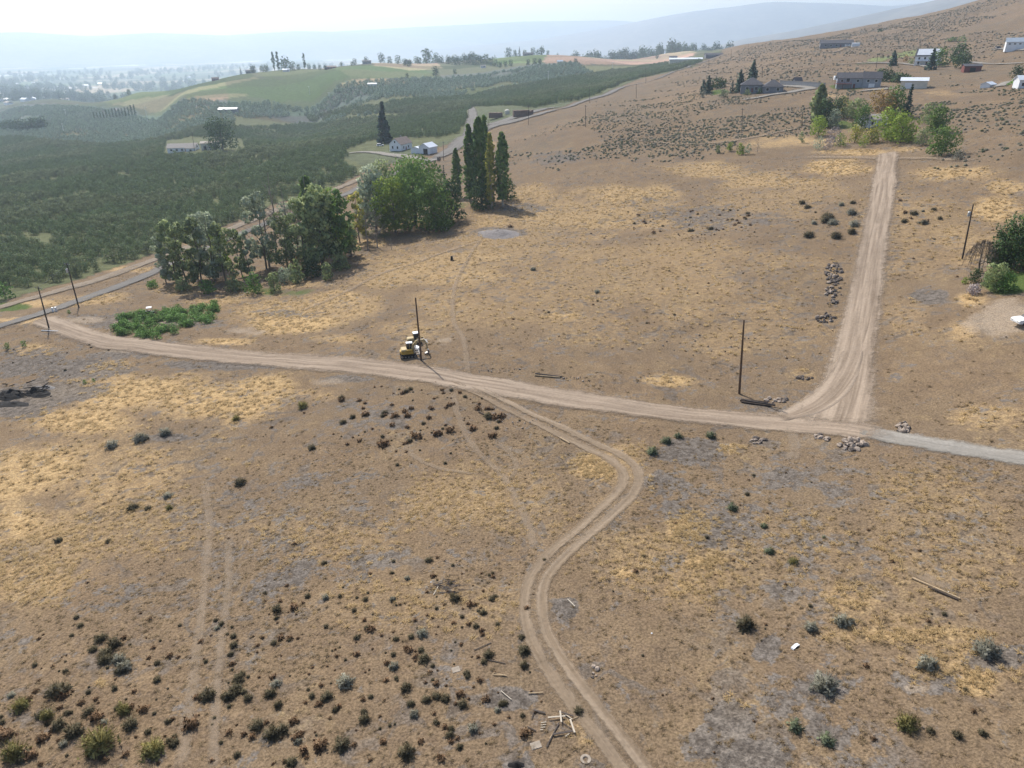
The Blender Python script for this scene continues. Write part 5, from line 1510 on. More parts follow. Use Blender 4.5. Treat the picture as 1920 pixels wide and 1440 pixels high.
pl = Vector(hit(776, 644))
ld = empty('compact_loader', pl, rad(15)); tag(ld, 'cream compact loader with a white cab roof behind the excavator', 'loader')
MB().box((-.55, 0, .95), (1.5, 1.3, .8), bevel=.14).build('engine_hood', M['cream_paint'], ld)
MB().box((.2, 0, .62), (2.6, 1.1, .4), bevel=.06).build('chassis', M['black'], ld)
cb = MB().box((.55, 0, 1.6), (1.15, 1.2, 1.2), bevel=.08, taper=.94).build('cab', M['glass'], ld)
MB().box((.55, 0, 2.25), (1.25, 1.25, .12), bevel=.05).build('cab_roof', M['white_paint'], cb)
f = MB()
for x in (0, 1.08):
    for y in (-.57, .57): f.box((x, y, 1.6), (.08, .08, 1.22))
f.build('cab_frame', M['cream_paint'], cb)
for x in (-.6, 1.0):
    for y in (-.75, .75): wheel(ld, x, y, .45, .45, .36)
for y in (-.68, .68):
    MB().box((1.3, y, 1.05), (1.7, .12, .2), ry=.35).build('lift_arm', M['cream_paint'], ld)
MB().prism([(2.1, .15), (2.75, .12), (2.7, .2), (2.2, .3), (2.15, .75), (2.05, .75)], 'y', -.85, .85).build('bucket', M['steel'], ld)
o = MB()
n = 16
o.add([(x, r * math.cos(6.2832 * k / n), .46 + r * math.sin(6.2832 * k / n)) for x, r in ((-.8, .46), (.8, .46), (.8, .40), (-.8, .40)) for k in range(n)],
      [(j * n + k, j * n + (k + 1) % n, ((j + 1) % 4) * n + (k + 1) % n, ((j + 1) % 4) * n + k) for j in range(4) for k in range(n)])
o = o.build('steel_pipe', M['white_paint'], None, hit(783, 657), rad(-50)); tag(o, 'short white steel pipe standing at the excavator bucket', 'pipe')
# small utility cart in the weeds
pu = hit(281, 590)
uc = empty('utility_cart', pu, rad(20)); tag(uc, 'dark utility cart with a pale roof behind the green thicket', 'cart')
MB().box((0, 0, .6), (2.6, 1.3, .45), bevel=.12).build('body', M['dark_paint'], uc)
MB().box((-.75, 0, .95), (1.0, 1.3, .3), bevel=.05).build('cargo_box', M['black'], uc)
MB().box((.15, 0, 1.95), (1.3, 1.3, .08), bevel=.03).build('roof', M['white_paint'], uc)
MB().box((.1, 0, .95), (.5, 1.1, .35), bevel=.08).build('seat', M['black'], uc)
f = MB()
for x, q in ((-.4, 0), (.75, .2)):
    for y in (-.58, .58): f.tube([(x + q, y, .8), (x, y, 1.95)], .035, 6)
f.build('roll_cage', M['black'], uc)
for x in (-.85, .85):
    for y in (-.62, .62): wheel(uc, x, y, .33, .33, .25)
# camper
pc = hit(1574, 152)
cp_ = empty('camper_trailer', pc, rad(-5)); tag(cp_, 'white camper trailer parked beside the grey house', 'camper')
MB().box((0, 0, 1.75), (7.0, 2.4, 2.3), bevel=.2).build('body', M['white_paint'], cp_)
for x in (-2.3, -.4, 1.8): MB().box((x, -1.21, 1.95), (1.1, .04, .7)).build('window', M['glass'], cp_)
MB().box((.8, -1.21, 1.6), (.7, .05, 1.8)).build('door', M['trim'], cp_)
for x in (-.5, .4):
    for y in (-1.05, 1.05): wheel(cp_, x, y, .36, .36, .24)
MB().tube([(3.5, 0, .6), (4.5, 0, .55)], .07, 6).build('hitch', M['black'], cp_)

# ------------------------------------------------------------------ buildings
def building(name, px, py, rz, L, W, H, rise, wall, roof, label, cat='house', hip=False, windows=(), door=None, garage=None, chimney=None, porch=False, eave=.45, scale=1.0, off=(0, 0), parent=None, floors=None):
    """a house: ridge along local X, camera-facing long side is -Y; windows: (side, position, sill height, width, height)"""
    if parent is None:
        p = hit_near(px, py) if name == 'distant_house' else hit(px, py)
        e = empty(name, p - np.array([0, 0, .15]), rz); tag(e, label, cat)
    else: e = parent
    ox, oy = off
    w = MB().box((ox, oy, H / 2 - .6), (L, W, H + 1.2))
    if not hip:
        for s in (-1, 1):
            x = ox + s * (L / 2 - .1)
            w.prism([(oy - W / 2 + .02, H), (oy + W / 2 - .02, H), (oy, H + rise)], 'x', x - .1, x + .1)
    w.build('wall', M[wall], e)
    r = MB(); lx = L / 2 + eave; wy = W / 2 + eave; t = .16; dz = rise * eave / (W / 2)
    if hip:
        hx = max(L / 2 - W / 2, .3)
        lo = [(ox - lx, oy - wy, H - dz), (ox + lx, oy - wy, H - dz), (ox + lx, oy + wy, H - dz), (ox - lx, oy + wy, H - dz)]
        tp = [(ox - hx, oy, H + rise), (ox + hx, oy, H + rise)]
        r.add(lo + tp + [(x, y, z - t) for x, y, z in lo], [(0, 1, 5, 4), (1, 2, 5), (2, 3, 4, 5), (3, 0, 4), (6, 7, 1, 0), (7, 8, 2, 1), (8, 9, 3, 2), (9, 6, 0, 3), (9, 8, 7, 6)])
    else:
        for s in (-1, 1):
            a = (oy + s * wy, H - dz); b = (oy, H + rise + .02)
            r.prism([a, b, (b[0], b[1] + t), (a[0], a[1] + t)], 'x', ox - lx, ox + lx)
    ro = r.build('roof', M[roof], e)
    if chimney:
        MB().box((ox + chimney, oy + W * .12, H + rise + .2), (.7, .7, 1.4)).build('chimney', M['concrete_grey'], ro)
    def side(sd, t, z, ww, hh, d):
        if sd == 'f': return (ox + t, oy - W / 2 - d, z + hh / 2), (ww, .08, hh)
        if sd == 'b': return (ox + t, oy + W / 2 + d, z + hh / 2), (ww, .08, hh)
        if sd == 'l': return (ox - L / 2 - d, oy + t, z + hh / 2), (.08, ww, hh)
        return (ox + L / 2 + d, oy + t, z + hh / 2), (.08, ww, hh)
    for sd, t, z, ww, hh in windows:
        c, d = side(sd, t, z, ww + .24, hh + .24, .02)
        f = MB().box((c[0], c[1], c[2] - .12), d).build('window', M['trim'], e)
        c, d = side(sd, t, z, ww, hh, .05); MB().box(c, d).build('pane', M['glass'], f)
    if door:
        c, d = side(door[0], door[1], 0.1, 1.0, 2.1, .03); o = MB().box(c, d).build('door', M['brown_red' if wall != 'brown_red' else 'trim'], e)
        c, d = side(door[0], door[1] + .35, 1.05, .1, .1, .09); MB().box(c, d).build('handle', M['steel'], o)
    if garage:
        for sd, t, ww, hh, mt in garage:
            c, d = side(sd, t, .1, ww, hh, .03); MB().box(c, d).build('garage_door', M[mt], e)
    return e

# farm by the road
building('farmhouse', 752, 280, rad(62), 12, 8.5, 4.0, 3.2, 'white', 'roof_brown', 'white gabled farmhouse with a brown roof behind the spruce', windows=[('l', -1.8, 1.2, 1.0, 1.5), ('l', 1.8, 1.2, 1.0, 1.5), ('l', 0, 4.6, .9, 1.1), ('f', -3, 1.2, 1.1, 1.4), ('f', 2, 1.2, 1.1, 1.4)], door=('f', -.4), chimney=2)
b = building('barn', 803, 287, rad(60), 8, 7.4, 4.0, 2.0, 'white', 'roof_metal', 'white barn with a pale metal roof and a dark doorway by the yard', 'barn', garage=[('l', -1.0, 3.0, 3.0, 'door_dark')], windows=[])
building('', 0, 0, 0, 6.5, 6.5, 2.9, .8, 'white', 'roof_metal', '', off=(-.2, 6.9), parent=b)
# long farmhouse beyond the orchard
b = building('farmhouse', 345, 283, rad(8), 22, 9, 3.2, 2.6, 'white', 'roof_tan', 'long white farmhouse with a tan roof among the orchards', windows=[('f', -8, .9, 1.6, 1.3), ('f', -4, .9, 1.6, 1.3), ('f', 0, .9, 1.4, 1.3)], door=('f', 2.5))
building('', 0, 0, 0, 7, 8, 3.2, 2.4, 'white', 'roof_tan', '', off=(7.5, -5.5), parent=b, windows=[('f', 0, .9, 1.6, 1.3)])
building('outbuilding', 396, 280, rad(10), 13, 8, 5.2, 1.0, 'cream', 'roof_tan', 'cream outbuilding with two dark openings beside the long farmhouse', 'building', garage=[('f', -3.5, 2.0, 3.0, 'door_dark'), ('f', 3.8, 2.4, 3.4, 'door_dark')], windows=[('f', 0, 1.5, 1.2, 1.2)])
# dark hip-roofed house
b = building('hip_roofed_house', 1448, 172, rad(-16), 11, 10, 3.4, 3.2, 'slate', 'roof_dark', 'dark house with two hipped roofs above the grey driveway', hip=True, windows=[('f', -3, .9, 1.4, 1.5), ('f', 2.6, .9, 1.6, 1.5)], garage=[('f', .0, 2.2, 2.3, 'slate')])
building('', 0, 0, 0, 12, 11, 4.2, 3.4, 'slate', 'roof_dark', '', hip=True, off=(-11.5, 3.5), parent=b, windows=[('f', -2.5, 1.2, 1.6, 1.5), ('f', 2.5, 1.2, 1.6, 1.6)], door=('f', 0.3))
building('garden_shed', 1494, 159, rad(5), 4, 3.4, 2.6, 1.6, 'blue_grey', 'roof_dark', 'little grey garden shed behind the retaining wall', 'shed', windows=[('f', -.9, .9, .7, .8)], door=('f', .7))
q0 = Vector(hit(1462, 158)); q1 = Vector(hit(1546, 167)); wl = q1 - q0
e = empty('retaining_wall', q0, math.atan2(wl.y, wl.x)); tag(e, 'grey block retaining wall beside the dark house', 'wall')
Lw = math.hypot(wl.x, wl.y)
MB().box((Lw / 2, 0, .9), (Lw, .35, 2.6)).build('wall', M['concrete_grey'], e)
MB().box((Lw / 2, 0, 2.26), (Lw + .1, .5, .12)).build('coping', M['concrete'], e)
# grey house with a deck
b = building('grey_house', 1594, 164, rad(-20), 15, 9, 5.2, 2.6, 'blue_grey', 'roof_dark', 'blue-grey house with a red deck beside the camper', windows=[('f', -5, 3.2, 1.2, 1.2), ('f', -2, 3.2, 1.8, 1.9), ('f', 3, 3.2, 1.2, 1.2)], door=('f', 1.5), chimney=6)
building('', 0, 0, 0, 9, 8, 5.2, 3.0, 'blue_grey', 'roof_dark', '', off=(10.2, -1.5), parent=b, windows=[('f', -2, 3.2, 1.2, 1.3), ('f', 2, 3.2, 1.2, 1.3), ('r', 0, 3.2, 1.2, 1.3)], garage=[('f', 0, 3.0, 2.3, 'white')])
d = MB().box((-4.5, -6.3, 2.4), (9, 3.4, .2)).build('deck', M['brown_red'], b)
f = MB()
for i in range(10): f.box((-8.8 + i * .95, -7.9, 2.95), (.1, .1, 1.0))
f.box((-4.5, -7.9, 3.45), (9, .12, .1)); f.build('railing', M['brown_red'], d)
f = MB()
for x in (-8.7, -4.5, -.3): f.box((x, -7.8, 1.0), (.2, .2, 2.8))
f.build('post', M['brown_red'], d)
building('metal_garage', 1712, 165, rad(-28), 12.5, 9, 3.9, 1.3, 'cream', 'roof_metal', 'pale metal garage with a bright white roof', 'garage', garage=[('f', -2.5, 3.2, 2.8, 'white')])
# pale two-storey house
b = building('two_storey_house', 1738, 122, rad(-35), 15, 9, 6.2, 4.0, 'white', 'roof_dark', 'pale two-storey house with a bright panelled roof', windows=[('f', -5, 3.8, 1.1, 1.4), ('f', -1.5, 3.8, 1.1, 1.4), ('f', 2, 3.8, 1.1, 1.4), ('f', 5, 3.8, 1.1, 1.4), ('l', -2, 3.8, 1.0, 1.4), ('l', 2, 3.8, 1.0, 1.4), ('f', -5, .8, 1.2, 1.6), ('f', 4, .8, 1.2, 1.6)], door=('f', 0))
MB().prism([(-9.2 / 2 - .1, 6.42), (-.35, 10.14), (-.35, 10.26), (-9.2 / 2 - .1, 6.54)], 'x', -6.8, 6.8).build('solar_panel', M['roof_metal'], b)
MB().box((0, -5.6, 2.9), (13, 2.4, .18)).build('porch_roof', M['white'], b)
f = MB()
for i in range(6): f.box((-6.2 + i * 2.48, -6.6, 1.4), (.22, .22, 2.9))
f.build('porch_post', M['trim'], b)
building('red_shed', 1820, 134, rad(-15), 9, 6, 3.2, 1.0, 'brown_red', 'roof_dark', 'dark red shed beside the dark round tree', 'shed', garage=[('f', 0, 3, 2.2, 'door_dark')])
building('metal_shop', 1912, 93, rad(-28), 18, 11, 5.0, 2.4, 'white', 'roof_blue', 'white metal shop with a blue-grey roof at the right border', 'shop', windows=[('f', -7, 3.4, 1.2, .7), ('f', -4, 3.4, 1.2, .7), ('f', -1, 3.4, 1.2, .7), ('f', 2, 3.4, 1.2, .7)])
b = building('ridge_house', 1567, 88, rad(-18), 30, 11, 3.6, 2.8, 'slate', 'roof_dark', 'long dark house with a grey roof high on the hillside', windows=[('f', -10, .9, 1.6, 1.4), ('f', -5, .9, 1.6, 1.4), ('f', 0, .9, 2, 1.4)], door=('f', 4), garage=[('f', 10, 5, 2.5, 'white')])
building('storage_trailer', 1604, 87, rad(-18), 7, 2.6, 2.8, .3, 'white', 'roof_metal', 'white storage trailer beside the ridge house', 'trailer', eave=.05)
building('packing_shed', 1285, 119, rad(-10), 46, 18, 6, 1.6, 'cream', 'roof_metal', 'long shed with a bright white roof where the road climbs', 'shed')
building('low_house', 1338, 107, rad(0), 24, 10, 3.2, 2.0, 'slate', 'roof_dark', 'low dark house beside the road on the skyline', windows=[('f', 0, .9, 1.6, 1.3)])
building('small_white_shed', 1852, 163, rad(35), 6, 4.4, 1.4, 1.0, 'white', 'roof_metal', 'small white-roofed shed alone in the sage', 'shed')
building('white_house', 1921, 164, rad(-10), 8, 6, 3.6, 1.6, 'white', 'roof_metal', 'white house at the right border by the turnaround', windows=[('f', -2.2, 1, 1.2, 1.3)])
building('grove_house', 1634, 236, rad(10), 9, 6, 3.0, 1.6, 'white', 'roof_tan', 'small pale house hidden inside the grove', windows=[('f', -2, .9, 1.0, 1.2)], door=('f', 1))
building('shade_shed', 429, 210, rad(8), 22, 12, 4, 1.2, 'slate', 'roof_metal', 'low shed with a white roof in the far orchard', 'shed')
building('field_shed', 698, 162, rad(8), 12, 6, 3.5, 1, 'white', 'roof_metal', 'tiny white shed beside the tan ridge field', 'shed')
for px, py, L, H, wl_, rf, lb in [(688,112,26,6,'slate','roof_dark','dark house among the trees at the left of the ridge top'),(765,113,22,7,'slate','roof_dark','dark block-shaped house on the ridge top'),(470,134,26,5,'slate','roof_dark','dark-roofed house at the left end of the green ridge'),(537,134,18,4,'white','roof_metal','white shed under the ridge poplars'),(620,129,30,4,'brown_red','roof_brown','reddish house on the ridge right of the poplars'),(906,127,14,4,'white','roof_tan','pale house among the ridge trees'),(990,103,34,5,'slate','roof_dark','long dark house on the far green knoll'),(404,142,18,5,'brown_red','roof_brown','red-roofed house beyond the green ridge'),(1050,118,16,3.5,'cream','roof_metal','pale shed on the tan slope beyond the orchard'),(1262,112,24,7,'slate','roof_dark','dark house beside the long packing shed')]:
    L *= .6; H *= .75
    building('distant_house', px, py, rad(6), L, L * .5, H, 1.8, wl_, rf, lb, windows=[('f', -L * .3, 1, L * .12, 1.6), ('f', 0, 1, L * .12, 1.6), ('f', L * .3, 1, L * .12, 1.6)])
# valley houses: a few pixels each
rg = np.random.default_rng(77)
def vh(k):
    m = bpy.data.meshes.new('valley_house')
    mb = MB().box((0, 0, 2), (22 + 6 * k, 13, 7)); n = len(mb.f)
    lx = 12 + 3 * k
    mb.prism([(-7.2, 5.4), (7.2, 5.4), (0, 9)], 'x', -lx, lx)
    m.from_pydata(mb.v, [], mb.f); m.materials.append(M['white']); m.materials.append(M['roof_metal' if k != 1 else 'roof_tan'])
    for i, p in enumerate(m.polygons): p.material_index = 1 if i >= n else 0
    return m
VH = [vh(k) for k in range(3)]
for i in range(90):
    az = rad(rg.uniform(-37, 8)); r = math.exp(rg.uniform(math.log(2300), math.log(6000)))
    x, y = math.sin(az) * r, math.cos(az) * r
    o = link('valley_house', VH[i % 3], None, (x, y, ground(x, y)), rg.random() * 3); o.scale = (1, 1, 1)
    tag(o, 'tiny pale house in the hazy valley town', 'house', 'houses of the valley town')
for i, (px, py, L) in enumerate([(470,111,900),(520,108,700),(610,107,500),(120,118,500),(330,104,700)]):
    p = hit(px, py)
    o = MB().box((0, 0, 3), (L * .6, 120, 7), bevel=2).build('white_greenhouse', M['roof_metal'], None, p, rad(4)); tag(o, ['longest white greenhouse roof far across the valley', 'white greenhouse roof behind the longest one', 'white greenhouse roof nearest the ridge poplars', 'pale greenhouse roof at the left of the valley', 'pale greenhouse roof under the far hills'][i], 'greenhouse')
# bin stacks
bin_me = MB()
for z in (.1, .32, .54): bin_me.box((0, 0, z), (1.2, 1.2, .17))
bin_me.box((0, 0, .02), (1.1, 1.1, .08)); bin_me.box((0, 0, .33), (1.12, 1.12, .5))
bin_me = bin_me.mesh('fruit_bin', M['bin'])
for (px, py, nx, ny, nz, rz, lb, gp) in [(931, 221, 8, 3, 5, rad(4), 'weathered wooden fruit bin in the smaller stack by the gravel spur', 'smaller stack of fruit bins'), (982, 219, 11, 3, 6, rad(12), 'weathered wooden fruit bin in the larger stack by the paved road', 'larger stack of fruit bins')]:
    p = hit(px, py); c, s = math.cos(rz), math.sin(rz)
    rb = np.random.default_rng(px)
    for i in range(nx):
        for j in range(ny):
            for k in range(nz - (1 if rb.random() < .3 else 0)):
                x = (i - nx / 2) * 1.25 + rb.normal(0, .03); y = (j - ny / 2) * 1.25
                o = link('fruit_bin', bin_me, None, (p[0] + x * c - y * s, p[1] + x * s + y * c, p[2] + .15 + k * .72), rz + rb.normal(0, .03))
                tag(o, lb, 'bin', gp)
p = hit(951, 214)
e = empty('water_tank', p); tag(e, 'cream water tank between the two bin stacks', 'tank')
MB().tube([(0, 0, 0), (0, 0, .1), (0, 0, 2.6), (0, 0, 3.1), (0, 0, 3.3)], [1.7, 1.8, 1.8, 1.2, .4], 18).build('shell', M['cream'], e, smooth=False)
MB().tube([(0, 0, 3.25), (0, 0, 3.5)], .35, 10).build('lid', M['trim'], e)
# cable reel and sign at the road bend
p = hit(823, 302)
e = empty('cable_reel', p, .6); tag(e, 'brown wooden cable reel standing by the road bend', 'reel')
for x in (-.5, .5): MB().tube([(x - .06, 0, 1.1), (x + .06, 0, 1.1)], 1.1, 18).build('flange', M['board_dark'], e)
MB().tube([(-.5, 0, 1.1), (.5, 0, 1.1)], .5, 12).build('drum', M['board_tan'], e)
for px, py, lb in [(100, 585, 'left white utility pedestal beside the junction'), (106, 584, 'right white utility pedestal beside the junction')]:
    e = empty('utility_pedestal', hit(px, py)); tag(e, lb, 'utility box')
    MB().box((0, 0, .55), (.45, .45, 1.2), bevel=.05).build('housing', M['trim'], e)
    MB().box((0, 0, 1.19), (.5, .5, .1), bevel=.03).build('lid', M['galv'], e)

# ------------------------------------------------------------------ rocks, timber, debris
def rock_mesh(seed, mat):
    r_ = np.random.default_rng(seed)
    t = (1 + 5 ** .5) / 2
    V = np.array([(-1, t, 0), (1, t, 0), (-1, -t, 0), (1, -t, 0), (0, -1, t), (0, 1, t), (0, -1, -t), (0, 1, -t), (t, 0, -1), (t, 0, 1), (-t, 0, -1), (-t, 0, 1)], float)
    V = V / np.linalg.norm(V[0]) * (.75 + .5 * r_.random((12, 1))) * np.array([1, .8, .62]) * .5
    F = [(0, 11, 5), (0, 5, 1), (0, 1, 7), (0, 7, 10), (0, 10, 11), (1, 5, 9), (5, 11, 4), (11, 10, 2), (10, 7, 6), (7, 1, 8), (3, 9, 4), (3, 4, 2), (3, 2, 6), (3, 6, 8), (3, 8, 9), (4, 9, 5), (2, 4, 11), (6, 2, 10), (8, 6, 7), (9, 8, 1)]
    me = bpy.data.meshes.new('rock'); me.from_pydata([tuple(v) for v in V], [], F); me.materials.append(mat); me.update()
    return me
RK = [rock_mesh(k, M['rock']) for k in range(6)]
RP = [rock_mesh(k + 9, M['rock_pale']) for k in range(6)]
def rock_pile(px, py, rx, ry, n, pale, label, s0=.45, s1=1.15, seed=0):
    c = hit(px, py); e = empty('rock_pile', c); tag(e, label, 'rock pile')
    a = hit(px + rx, py)[:2] - c[:2]; b = hit(px, py + ry)[:2] - c[:2]
    r_ = np.random.default_rng(px + py)
    for i in range(n):
        t = r_.random() * 6.28; q = math.sqrt(r_.random())
        d = a * q * math.cos(t) + b * q * math.sin(t)
        s = s0 + (s1 - s0) * r_.random() ** 1.6
        x, y = c[0] + d[0], c[1] + d[1]
        o = link('rock', (RP if (pale and r_.random() < .85) or (not pale and r_.random() < .2) else RK)[int(r_.integers(0, 6))], e, (d[0], d[1], ground(x, y) - c[2] + s * .12 + (.35 * (1 - q) * r_.random() if n > 15 else 0)))
        o.rotation_euler = (r_.normal(0, .4), r_.normal(0, .4), r_.random() * 6.28); o.scale = (s, s, s)
rock_pile(1562, 514, 17, 24, 85, False, 'longest pile of dark rocks beside the uphill road')
rock_pile(1563, 549, 18, 10, 40, False, 'second pile of dark rocks, below the longest one')
rock_pile(1560, 568, 11, 5, 18, False, 'smallest pile of dark rocks beside the uphill road')
rock_pile(1548, 597, 20, 9, 34, False, 'lowest pile of dark rocks beside the uphill road')
rock_pile(1600, 835, 28, 11, 46, True, 'wide heap of pale field rocks below the junction')
rock_pile(1692, 803, 12, 10, 24, True, 'heap of pale rocks on the upper side of the gravel road')
rock_pile(1421, 828, 15, 6, 11, True, 'few pale rocks below the dirt road')
rock_pile(1508, 709, 17, 6, 10, False, 'few dark rocks above the junction')
rock_pile(1455, 751, 20, 5, 14, True, 'pale rocks behind the stacked timbers')
rock_pile(1542, 821, 14, 6, 9, True, 'scatter of stones by the tyre scrapes')
rock_pile(930, 694, 55, 5, 24, True, 'line of dirt clods along the upper road edge', .15, .45)
rock_pile(1080, 712, 40, 6, 18, True, 'stones around the logs at the road edge', .15, .45)
rock_pile(985, 795, 70, 10, 26, True, 'pale stones along the start of the wheel ruts', .15, .45)
rock_pile(1330, 640, 120, 30, 26, False, 'loose dark stones scattered over the middle field', .2, .5)
rock_pile(1110, 1262, 14, 12, 8, True, 'ring of stones beside the wheel ruts', .25, .6)
def log_px(x0, y0, x1, y1, r, mat, label, cat='log', name='timber_pole', lift=0.0, square=False):
    a = Vector(hit(x0, y0)); b = Vector(hit(x1, y1))
    a.z += r + lift; b.z += r + lift
    m = MB().tube([a, (a + b) / 2, b], [r, r * .95, r * .85], 4 if square else 8)
    o = m.build(name, M[mat]); tag(o, label, cat)
log_px(1388, 752, 1452, 760, .15, 'pole_dark', 'upper dark timber in the stack by the dirt road')
log_px(1390, 755, 1446, 763, .15, 'pole_dark', 'lower dark timber in the stack by the dirt road')
log_px(1396, 754, 1453, 763, .14, 'board_dark', 'middle weathered timber in the stack by the dirt road', lift=.2)
log_px(1389, 751, 1440, 757, .13, 'pole_dark', 'back timber in the stack by the dirt road', lift=.1)
log_px(1004, 702, 1054, 708, .16, 'board_dark', 'grey log lying at the upper road edge')
log_px(1003, 705, 1050, 709, .14, 'board_tan', 'paler log lying beside the grey one')
log_px(78, 621, 110, 622, .16, 'galv', 'pale log lying at the foot of the bank pole')
log_px(898, 774, 916, 782, .13, 'pole_dark', 'short dark post lying beside the wheel ruts')
log_px(1050, 822, 1068, 832, .12, 'board_tan', 'short stick lying left of the wheel ruts')
log_px(1710, 1085, 1800, 1124, .10, 'board_tan', 'long pale pole lying in the scrape on the right slope')
log_px(1740, 1102, 1796, 1126, .10, 'pole_dark', 'dark pole lying below the pale one on the right slope')
def Z8(x, y): return 860 + x / 5.05, 1240 + y / 5.05
def board(x0, y0, x1, y1, w, mat, label, lift=.0):
    w *= .5
    a = Vector(hit(x0, y0)); b = Vector(hit(x1, y1)); d = b - a; L = d.length; m = (a + b) / 2
    o = MB().box((0, 0, 0), (L, w, .05)).build('plank', M[mat], None, m + Vector((0, 0, .07 + lift)))
    o.rotation_euler = (0, -math.asin(max(-1, min(1, d.z / L))), math.atan2(d.y, d.x))
    tag(o, label, 'plank', None)
for i, (x0, y0, x1, y1, w, mt, lb, lf) in enumerate([
  (845,550,1010,535,.22,'board_white','bleached plank lying across the top of the lumber scrap',.15),(960,490,972,598,.26,'board_white','short upright bleached plank crossing the lumber scrap',.2),(1055,562,1098,688,.26,'board_white','wide bleached plank at the right of the lumber scrap',.1),(1000,505,1075,558,.14,'board_white','narrow bleached slat touching the dark top board',.05),
  (945,487,1085,530,.2,'board_dark','dark board along the top of the lumber scrap',.1),(715,472,820,498,.24,'board_dark','dark board below the grey dug soil',.05),(890,705,1080,672,.3,'board_dark','dark beam at the bottom of the lumber scrap',.1),(830,820,950,590,.16,'board_dark','long thin dark board leaning down the scrap',.05),(690,555,715,480,.1,'board_dark','thin dark slat left of the scrap',.03),(650,625,730,665,.14,'board_dark','short dark slat beside a sage tuft',.03),
  (400,287,500,370,.12,'board_white','thin bleached slat on the grey dug soil',.03),(660,310,800,300,.14,'board_tan','tan slat at the edge of the grey dug soil',.03),(320,130,460,142,.14,'board_tan','tan slat above the grey dug soil',.03),(860,740,935,620,.12,'board_tan','tan slat parallel to the long dark board',.02),(1010,720,1050,690,.12,'board_white','small bleached offcut under the dark beam',.03),(985,590,1075,650,.08,'board_dark','thin dark lath inside the lumber scrap',.02),
  (1060,560,1130,535,.1,'board_tan','tan slat pointing away from the lumber scrap',.04),(780,590,830,582,.12,'board_white','first rung of the bleached slats row',.02),(778,612,826,606,.12,'board_white','second rung of the bleached slats row',.02),(776,634,820,630,.12,'board_white','third rung of the bleached slats row',.02),(772,656,800,654,.12,'board_white','last rung of the bleached slats row',.02)]):
    board(*Z8(x0, y0), *Z8(x1, y1), w, mt, lb, lf)
for x0, y0, x1, y1, w, mt, lb in [(1064,1124,1078,1138,.2,'board_white','lone bleached plank right of the rut bend'),(813,1116,822,1100,.16,'board_white','lone bleached slat on the brush heap'),(889,1220,921,1206,.14,'board_dark','lone dark plank on the lower slope'),(913,1238,948,1245,.1,'board_dark','thin dark stick below the lone dark plank'),(925,1262,950,1268,.1,'board_tan','tan stick above the dug soil')]:
    board(x0, y0, x1, y1, w, mt, lb)
for px, py, sx, sy, mt, lb in [(855,1256,.7,.6,'concrete','pale square slab set in the lower slope'),(1005,1398,.8,.6,'concrete','broken pale slab below the lumber scrap')]:
    o = MB().box((0, 0, 0), (sx, sy, .14), bevel=.03).build('concrete_slab', M[mt], None, hit(px, py) + np.array([0, 0, .0]), .2); o.rotation_euler = (.05, -.04, .3); tag(o, lb, 'slab')
cr = MB(); n = 18
cr.add([(r * math.cos(6.2832 * k / n), r * math.sin(6.2832 * k / n), z) for r, z in ((.40, -.1), (.40, .07), (.22, .07), (.16, -.03)) for k in range(n)], [(j * n + k, j * n + (k + 1) % n, (j + 1) * n + (k + 1) % n, (j + 1) * n + k) for j in range(3) for k in range(n)])
o = cr.build('concrete_ring', M['concrete'], None, hit(1098, 1424)); tag(o, 'round concrete ring sunk beside the wheel ruts', 'ring')
p = hit(1491, 1213)
o = MB().prism([(-.45, 0), (-.4, .12), (.1, .2), (.45, .08), (.5, 0), (0, .1)], 'y', -.14, .14).build('metal_scrap', M['white_paint'], None, p, rad(35)); tag(o, 'bent white metal scrap lying on the grey soil', 'scrap')
for px, py, s, lb in [(808,1092,.12,'tiny white litter near the brush heap'),(1222,1188,.14,'tiny white litter right of the wheel ruts'),(1778,1110,.14,'tiny white litter on the pale pole')]:
    o = MB().box((0, 0, s / 4), (s, s * .8, s / 2), bevel=s * .1).build('litter', M['white_paint'], None, hit(px, py), .5); tag(o, lb, 'litter')
# old stump
p = hit(847, 488); o = MB().tube([(0, 0, -.2), (0, 0, .2), (.03, 0, 1.2)], [.45, .38, .32], 9).build('stump', M['char'], None, p); tag(o, 'dark stump beside the pale track', 'stump')
p = hit(734, 468); o = MB().tube([(0, 0, -.2), (.05, 0, 3.6)], [.09, .06], 6).build('thin_post', M['bark_pale'], None, p); tag(o, 'thin bare post by the willow', 'post')
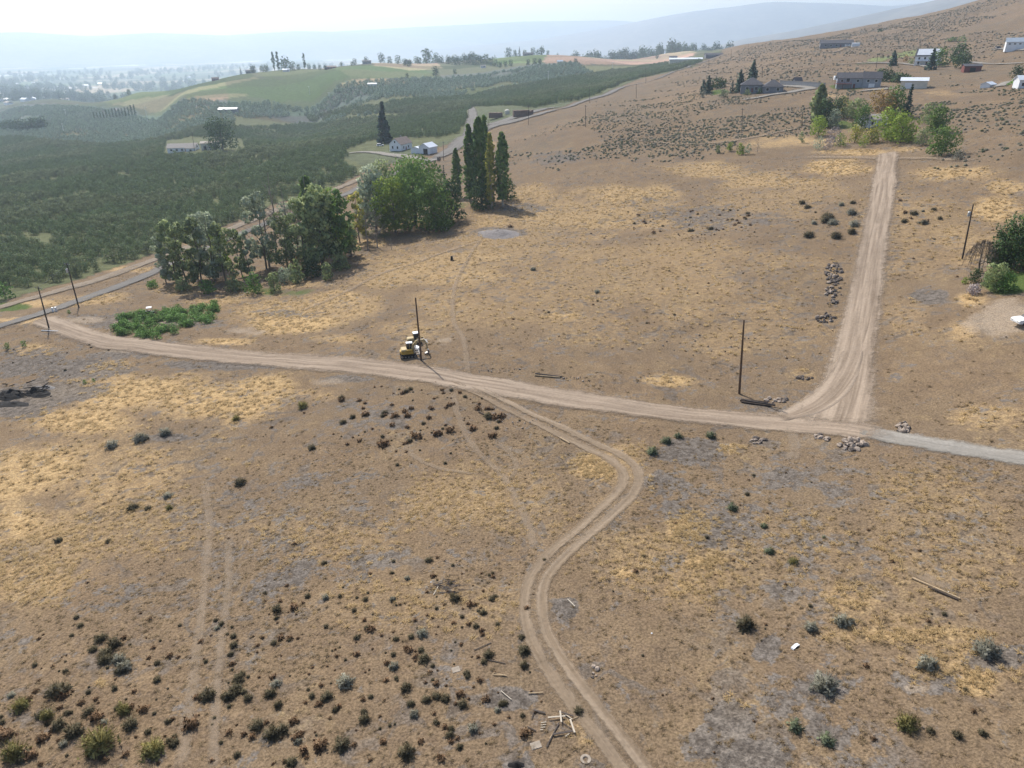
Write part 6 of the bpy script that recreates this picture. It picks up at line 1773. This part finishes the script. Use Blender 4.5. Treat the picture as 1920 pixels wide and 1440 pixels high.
# heaps
def heap(name, px, py, rx, ry, h, mat, label, cat, rough=.4, seed=0):
    c = hit(px, py); a = hit(px + rx, py)[:2] - c[:2]; b = hit(px, py + ry)[:2] - c[:2]
    nr, na = 14, 36; V = []; F = []
    for i in range(nr):
        q = i / (nr - 1)
        for k in range(na):
            t = 6.2832 * k / na; d = (a * math.cos(t) + b * math.sin(t)) * q * (1 + .25 * (vnoise(math.cos(t) * 2 + 5, math.sin(t) * 2 + 5, seed) - .5))
            x, y = c[0] + d[0], c[1] + d[1]
            z = h * (1 - q) ** 1.2 * (1 + rough * 2 * (fbm(x / 1.2, y / 1.2, seed, 3) - .5)) - .15 * q
            V.append((x, y, ground(x, y) + z))
    for i in range(nr - 1):
        for k in range(na):
            F.append((i * na + k, i * na + (k + 1) % na, (i + 1) * na + (k + 1) % na, (i + 1) * na + k))
    me = bpy.data.meshes.new(name); me.from_pydata(V, [], F); me.materials.append(M[mat]); me.polygons.foreach_set('use_smooth', [True] * len(F)); me.update()
    return tag(link(name, me), label, cat)
heap('gravel_mound', 935, 440, 46, 10, 1.5, 'gravel_heap', 'low grey gravel mound at the end of the pale track', 'mound', .3, 3)
e = empty('burn_pile', hit(50, 740)); tag(e, 'black heap of charred debris at the left border', 'burn pile')
for px, py, rx, ry, h, mt in [(20, 742, 36, 12, 1.2, 'char'), (70, 738, 30, 10, 1.1, 'char'), (85, 727, 26, 5, .5, 'ash'), (20, 758, 50, 9, .5, 'char')]:
    o = heap('ash_mound', px, py, rx, ry, h, mt, None, None, 1.2, px); o.parent = e; o.matrix_parent_inverse = Matrix.Translation(-e.location)
r_ = np.random.default_rng(9)
for i in range(26):
    x, y = r_.uniform(0, 105), r_.uniform(720, 752)
    a = Vector(hit(x, y)) - e.location; t = r_.random() * 6.28; L = .6 + 1.6 * r_.random()
    b = a + Vector((math.cos(t) * L, math.sin(t) * L, r_.uniform(-.1, .6)))
    MB().tube([a + Vector((0, 0, .5)), b + Vector((0, 0, .5))], [.12, .07], 5).build('charred_log', M['char'], e)
heap('charcoal_heap', 967, 1434, 30, 12, .35, 'char', 'small black charcoal heap at the bottom edge', 'heap', .8, 4)
e = empty('brush_heap', hit(828, 1098)); tag(e, 'low heap of weathered branches on the lower slope', 'brush heap')
for i in range(40):
    x, y = r_.normal(830, 16), r_.normal(1100, 9)
    a = Vector(hit(x, y)) - e.location; t = r_.normal(.1, .35); L = .5 + 1.3 * r_.random()
    MB().tube([a + Vector((0, 0, .08)), a + Vector((math.cos(t) * L, math.sin(t) * L, .08 + r_.random() * .15))], [.035, .02], 4).build('branch', M['board_dark' if i % 3 else 'twig'], e)
